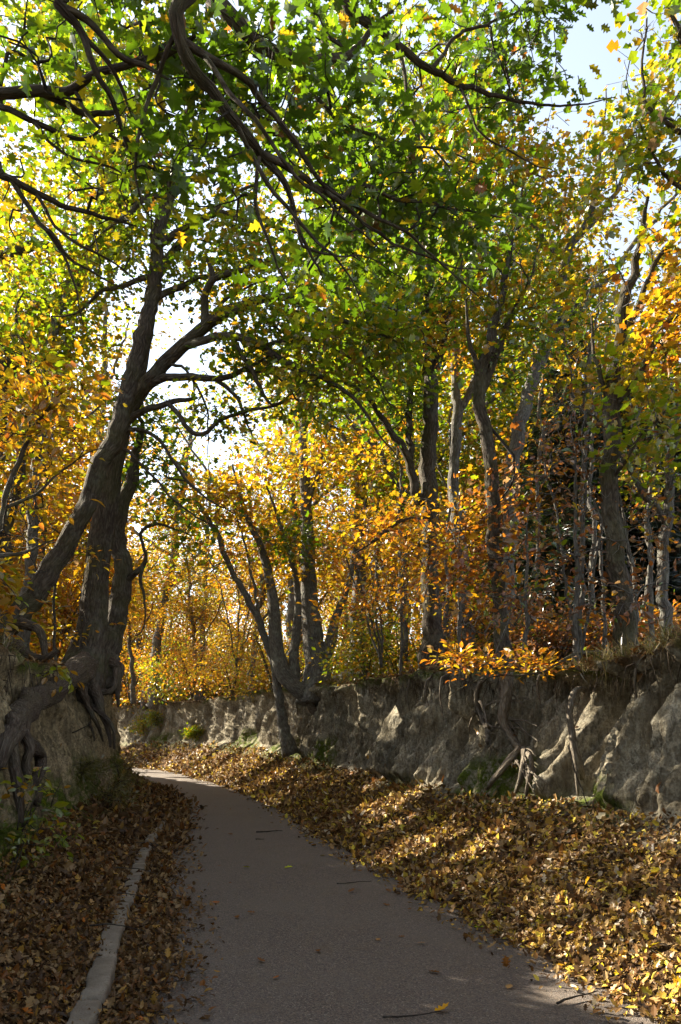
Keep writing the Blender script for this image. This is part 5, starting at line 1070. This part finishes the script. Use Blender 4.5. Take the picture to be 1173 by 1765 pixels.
# ------------------------------------------------------------------ leaf litter
def bank_pts(B, s, u):
    """positions and normals on the slope part at arc length s and offset u"""
    pos = B['pos']; nS = B['spos']; U = B['U']
    i = np.clip(np.searchsorted(nS, s)-1, 0, len(nS)-2); fi = ((s-nS[i])/(nS[i+1]-nS[i]))[:, None]
    j = np.clip(np.searchsorted(U, u)-1, 0, len(U)-2); fj = ((u-U[j])/(U[j+1]-U[j]))[:, None]
    a = pos[i, j]*(1-fi) + pos[i+1, j]*fi; b = pos[i, j+1]*(1-fi) + pos[i+1, j+1]*fi
    t1 = (pos[i+1, j]-pos[i, j]); t2 = (pos[i, j+1]-pos[i, j]); n = norm(np.cross(t1, t2)); n *= np.sign(n[:, 2:3])
    return a*(1-fj)+b*fj, n
def litter(B, name, cfg, seed, pal='litter', ext=1.62):
    r = np.random.default_rng(seed); V, FF, TT, n = [], [], [], 0
    y_of = lambda yy: np.interp(yy, B['ys'], B['spos'])
    for y0, y1, dens, leaf, size in cfg:
        a, b = y_of(y0), y_of(y1); u0, u1 = -.42, B['slope_w']+.06
        N_ = int((b-a)*(u1-u0)*dens); s = r.uniform(a, b, N_); u = r.uniform(u0, u1, N_)
        edge = .10*fbm(s*1.6, 0*s+seed, 0*s, 4)*2
        keep = r.random(N_) < np.where(u < edge, np.exp((u-edge)/.06)*.75 + .16*np.exp((u-edge)/.25), 1.0)
        keep &= r.random(N_) < np.where(u > B['slope_w']-.28, .55, 1.0)
        s, u = s[keep], u[keep]; p, nr = bank_pts(B, s, np.maximum(u, B['U'][0]))
        # those on the road itself lie on its surface
        lo = u < B['U'][2]
        p[:, 2] = np.where(lo | (u < .06), np.maximum(p[:, 2], .006), p[:, 2])
        k = lo & (u < B['U'][0])
        if k.any():
            d = norm(bank_pts(B, s[k], np.full(k.sum(), B['U'][0]+.1))[0][:, :2] - p[k][:, :2]); p[k, :2] += d*(u[k]-B['U'][0])[:, None]
            p[k, 2] = .006
        m = len(p); lift = np.abs(r.normal(0, .016, m)) + .004; p = p + nr*lift[:, None]
        tilt = np.where(u < 0, .18, .33)[:, None]
        ax = r.normal(0, 1, (m, 3)); nn = nr + r.normal(0, 1, (m, 3))*tilt
        sz = size*np.exp(np.clip(r.normal(0, .36, m), -1, .5)); p = p - norm(ax)*0
        tc = pick(pal, m, r)
        v, f, t = leaf_geom(leaf, p, ax, nn, sz, tc, .4, r); V.append(v); FF.append(f+n); TT.append(t); n += len(v)
    tag(link(name, mesh_from(name, np.vstack(V), FF, M_LITTER, np.vstack(TT))), 'drift of dry brown and gold leaves covering the ' + ('right slope beside the road' if B is BR else 'left slope around the kerb'), 'leaf litter', kind='stuff')
litter(BR, 'leaf_litter', [(2.0, 7.0, 1000, 'oak', .056), (2.0, 7.0, 1500, 'ovate', .046), (7.0, 11, 800, 'lobed', .064), (7.0, 11, 1000, 'ovate', .056), (11, 18, 750, 'ovate', .085), (18, 32, 320, 'ovate', .115), (32, 44, 140, 'kite', .15)], 601, 'litter_gold')
litter(BL, 'leaf_litter', [(2.0, 7.0, 900, 'oak', .05), (2.0, 7.0, 1700, 'ovate', .042), (7.0, 11, 700, 'lobed', .058), (7.0, 11, 900, 'ovate', .052), (11, 18, 420, 'ovate', .105), (18, 26, 200, 'ovate', .12)], 602)
# leaves on the woodland floor near the lips, caught on ledges of the earth faces
r = np.random.default_rng(77); V, FF, TT, n = [], [], [], 0
for B, cnt in ((BR, 6000), (BL, 3000)):
    pos = B['pos']; i1 = B['wall'][1]; nS = pos.shape[0]
    i = r.integers(0, nS-1, cnt); j = np.where(r.random(cnt) < .9, i1 + r.integers(0, 11, cnt), B['wall'][0] + (r.random(cnt)**1.8*(i1-B['wall'][0]-1)).astype(int))
    p = pos[i, j]; nr = norm(np.cross(pos[i+1, j]-p, pos[i, np.minimum(j+1, pos.shape[1]-1)]-p)); nr *= np.sign(nr[:, 2:3]+1e-9)
    keep = (p[:, 1] > 2) & (nr[:, 2] > .45); p, nr = p[keep], nr[keep]; p = p + nr*.012 + r.normal(0, .03, p.shape)*np.array([1, 1, .1]); m = len(p)
    v, f, t = leaf_geom('ovate', p, r.normal(0, 1, (m, 3)), nr + r.normal(0, .45, (m, 3)), .10*np.exp(r.normal(0, .25, m)), pick('litter', m, r), .5, r); V.append(v); FF.append(f+n); TT.append(t); n += len(v)
tag(link('leaf_litter', mesh_from('leaf_litter', np.vstack(V), FF, M_LITTER, np.vstack(TT))), 'scatter of dry leaves on the lips and ledges of both banks', 'leaf litter', kind='stuff')

# bright fresh leaves lying on top of the right slope, and single leaves on the road
def fallen(p, nr, size, tint, leaf, label, group):
    o = link('fallen_leaf', leaf_variant(leaf, np.array(tint), M_LITTER))
    a = rng.normal(0, 1, 3); a = norm(a - nr*np.dot(a, nr)); y = np.cross(nr, a)
    o.matrix_world = Matrix.Translation(Vector(p)) @ Matrix(((a[0], y[0], nr[0], 0), (a[1], y[1], nr[1], 0), (a[2], y[2], nr[2], 0), (0, 0, 0, 1))) @ Matrix.Scale(float(size), 4)
    tag(o, label, 'leaf', group)
def road_pt(x, y):
    D = EYE*F/(y-HZ); return np.array([(x-CX)/F*D, D, .014])
for x, y, lab, tint, sz in [(748, 1748, 'yellow maple leaf lying alone in the foreground of the road', GOLD, .11), (815, 1601, 'pale green leaf lying near the right edge of the road', (.30, .32, .08), .10), (652, 1620, 'small tan leaf lying in the middle of the road', TAN, .07), (718, 1628, 'tiny brown leaf on the road near its right side', TAN, .07), (556, 1476, 'pair of pale leaves near the right edge further up the road', (.42, .33, .16), .12),
                            (505, 1496, 'white backed leaf on the road below the dark stick', (.42, .40, .34), .12), (430, 1497, 'white backed leaf lying near the left side of the road', (.42, .40, .34), .10), (298, 1657, 'pale dry leaf on the left edge of the road', (.40, .36, .28), .09), (548, 1640, 'dull brown leaf in the middle of the road', BROWN, .08), (470, 1690, 'small rust leaf on the road in the foreground', RUST, .06), (440, 1575, 'small brown leaf left of the middle of the road', BROWN, .08),
                            (660, 1560, 'brown leaf right of the middle of the road', BROWN, .09), (600, 1540, 'dark brown leaf in the middle of the road', DBR, .1), (400, 1440, 'brown leaf further along the road', BROWN, .12), (880, 1700, 'tan leaf at the right edge of the road in the foreground', TAN, .08), (350, 1720, 'dark brown leaf at the left foreground of the road', DBR, .08)]:
    fallen(road_pt(x, y), norm(np.array([rng.normal(0, .12), rng.normal(0, .12), 1.])), sz, tint, 'oak', lab, 'single leaves lying on the road')
for k in range(46):
    D = rng.uniform(4.6, 20); sd_ = rng.random() < .6; e0, e1 = np.interp(D, L0[:900, 1], L0[:900, 0]), np.interp(D, R0[:900, 1], R0[:900, 0]); w_ = abs(rng.normal(0, .22)); w_ = w_ if sd_ else 1-w_
    fallen(np.array([e0+(e1-e0)*np.clip(w_, .04, .96), D, .012]), norm(np.array([rng.normal(0, .12), rng.normal(0, .12), 1.])), rng.uniform(.05, .09), [BROWN, DBR, TAN, RUST, BROWN][rng.integers(0, 5)], 'oak', 'small brown leaf strayed onto the road from the drifts', 'strayed leaves on the road')
for k in range(150):
    s = np.interp(rng.uniform(4.6, 11), BR['ys'], BR['spos']); u = rng.uniform(.0, 1.35)
    p, nr = bank_pts(BR, np.array([s]), np.array([u]))
    fallen(p[0]+nr[0]*.035, norm(nr[0]+rng.normal(0, .3, 3)), rng.uniform(.06, .09), [GOLD, YELL, TAN, TAN][rng.integers(0, 4)], ['maple', 'oak'][k % 2], 'fresh yellow leaf lying on top of the brown drift on the right slope', 'fresh leaves on the right slope')
for k in range(70):
    s = np.interp(rng.uniform(3.2, 9), BL['ys'], BL['spos']); u = rng.uniform(.0, 1.3)
    p, nr = bank_pts(BL, np.array([s]), np.array([u]))
    fallen(p[0]+nr[0]*.035, norm(nr[0]+rng.normal(0, .3, 3)), rng.uniform(.05, .08), [TAN, BROWN, TAN, RUST][rng.integers(0, 4)], ['maple', 'oak'][k % 2], 'pale dry leaf lying on top of the brown drift on the left slope', 'pale leaves on the left slope')
# sticks
def stick(pts, label, r0=.006, name='stick'):
    t = Tubes(); c = catmull([(*a, 1) for a in pts], .05)[:, :3]; m = len(c)
    c = c + .006*np.stack([fbm(np.arange(m)*.4+k*9+pts[0][0]*7, 0*np.arange(m), 0*np.arange(m), 2) for k in range(3)], 1)*1.5
    t.add(c, np.linspace(r0, r0*.45, m), 6, .15); o = link(name, t.mesh(name, M_TWIG)); tag(o, label, 'stick', 'dead sticks')
def rs(*a): return [road_pt(x, y)+[0, 0, .006] for x, y in a]
stick(rs((660, 1760), (720, 1756), (760, 1750)), 'dark stick at the bottom edge of the road')
stick(rs((960, 1733), (990, 1725), (1030, 1715)), 'thin forked stick at the right edge of the road in the foreground', .008)
stick(rs((262, 1698), (290, 1697), (320, 1695)), 'dark twig on the left edge of the road in the foreground')
stick(rs((288, 1591), (310, 1588), (328, 1589)), 'dark twig on the left edge of the road beside the kerb')
stick(rs((442, 1436), (470, 1434), (486, 1434)), 'brown stick lying across the road in the middle distance', .012)
stick(rs((440, 1448), (455, 1448)), 'short brown stick below the longer one on the road', .008)
stick(rs((300, 1555), (318, 1553)), 'short dark twig at the left edge of the road', .008)
stick(rs((580, 1525), (640, 1522)), 'thin twig in the middle of the road')
for k, (x, y, lab) in enumerate([(185, 1625, 'dark twig lying across the kerb in the foreground'), (214, 1565, 'dark twig lying across the kerb second from the front'), (232, 1518, 'dark twig lying across the kerb beside the leaf drift'), (255, 1470, 'dark twig lying across the far end of the kerb')]):
    D = EYE*F/(y-HZ); c = np.array([np.interp(D, kc[:, 1], kc[:, 0]), D, .14]); stick([c-[.22, .02, .0], c, c+[.24, .08, -.07]], lab, .007)
pz = surf_at(BR, 1000, 1390); stick([P(978, 1285, pz[1]-.12), P(992, 1330, pz[1]-.16), P(1012, 1388, pz[1]-.2)], 'thin dark stick leaning against the right bank beside the long root', .010)
pz = surf_at(BL, 130, 1262); stick([pz+[.05, 0, -.02], pz+[.2, -.1, .03], pz+[.36, -.2, .1]], 'thin dark stick sticking out of the left earth face', .010)
# long hanging roots on the right face
def hang(pts, label, name='hanging_root'):
    t = Tubes(); c = catmull([(*P(a, b, D), r_) for a, b, D, r_ in pts], .04); m = len(c)
    p = c[:, :3] + .012*np.stack([fbm(np.arange(m)*.12+k*9+pts[0][0], 0*np.arange(m), 0*np.arange(m), 3) for k in range(3)], 1)*2
    t.add(p, c[:, 3], 12, .2, pts[0][0], groove=.1); tag(link(name, t.mesh(name, M_ROOT)), label, 'root', 'roots hanging down the right bank')
dR = surf_at(BR, 995, 1250)[1]
hang([(1010, 1186, dR-.1, .03), (992, 1190, dR-.3, .036), (984, 1215, dR-.34, .036), (984, 1250, dR-.34, .036), (990, 1290, dR-.32, .042), (996, 1320, dR-.3, .045), (1004, 1342, dR-.2, .03)], 'long bare root hanging down the middle of the right earth face')
hang([(996, 1310, dR-.32, .03), (994, 1345, dR-.3, .026), (994, 1372, dR-.28, .014)], 'short root tip below the long bare root on the right face')
for x, y0, y1, lab in [(735, 1175, 1215, 'short thin root hanging left of the root claw'), (762, 1170, 1240, 'thin root hanging below the dark straight trunk'), (705, 1170, 1230, 'thin root hanging on the middle of the right face'), (930, 1165, 1215, 'thin root hanging right of the root claw'), (1095, 1150, 1215, 'thin root hanging under the grass at the right edge')]:
    d0 = surf_at(BR, x, (y0+y1)/2)[1]; hang([(x+8, y0-8, d0, .016), (x, y0, d0-.25, .016), (x-3, (y0+y1)/2, d0-.22, .013), (x+3, y1, d0-.15, .007)], lab)
# fine root fringe and grass along the lips
fr = Tubes(); r = np.random.default_rng(88)
for B, cnt in ((BR, 480), (BL, 200)):
    i1 = B['wall'][1]; ok = np.where((B['ys'] > 4) & (B['ys'] < 26))[0]
    for k in range(cnt):
        i = r.choice(ok); j = i1 - r.integers(1, 12); p = B['pos'][i, j]; q = B['pos'][i, B['su']-6]; d = norm(np.array([q[0]-p[0], q[1]-p[1], 0])); L = r.uniform(.08, .42)
        s_ = np.array([r.normal(0, .12), r.normal(0, .12), 0])
        fr.add(np.array([p - d*.02, p + d*.06 + s_*L*.3 + [0, 0, -.1*L], p + d*.07 + s_*L + [0, 0, -.6*L], p + d*r.uniform(.02, .1) + s_*L*1.4 + [0, 0, -L]]), np.array([.006, .005, .004, .0015])*r.uniform(.6, 1.5), 3, cap=False)
tag(link('fine_roots', fr.mesh('fine_roots', M_ROOTD)), 'fringe of fine roots dangling under the turf along both banks', 'roots', kind='stuff')
pos, ax, sz = [], [], []
for B, cl, wt in ((BR, 330, 1), (BL, 160, 1)):
    i1 = B['wall'][1]; ok = np.where((B['ys'] > 4) & (B['ys'] < 24))[0]
    for k in range(cl):
        i = r.choice(ok); j = i1 + r.integers(-3, 5)
        if noise3(np.array([B['spos'][i]*.7]), np.array([3.3]), np.array([0.]))[0] < .05 and B['ys'][i] > 8.5: continue
        p = B['pos'][i, j]; q = B['pos'][i, B['su']-6]; d = norm(np.array([q[0]-p[0], q[1]-p[1], 0])); m = r.integers(8, 26)
        pos.append(p + r.normal(0, .04, (m, 3))*[1, 1, .2]); ax.append(r.normal(0, .5, (m, 3)) + d*r.uniform(-.1, .9) + [0, 0, .55]); sz.append(r.uniform(.10, .30, m))
pos, ax, sz = np.vstack(pos), np.vstack(ax), np.concatenate(sz); m = len(pos)
LEAF['blade'] = (np.array([(0, .022, 0), (0, -.022, 0), (.4, .024, .07), (.4, -.024, .07), (.75, .014, .02), (.75, -.014, .02), (1, 0, -.16)], float), np.array([(0, 1, 2), (1, 3, 2), (2, 3, 4), (3, 5, 4), (4, 5, 6)]))
v, f, t = leaf_geom('blade', pos, ax, r.normal(0, .3, (m, 3))+[0, 0, 1.], sz, pick('grass', m, r), .3, r)
tag(link('grass', mesh_from('grass', v, f, M_GRASS, t)), 'tufts of yellowing grass overhanging the lips of the banks', 'grass', kind='stuff')
print('script so far %.1f s' % (time.time()-T_START))
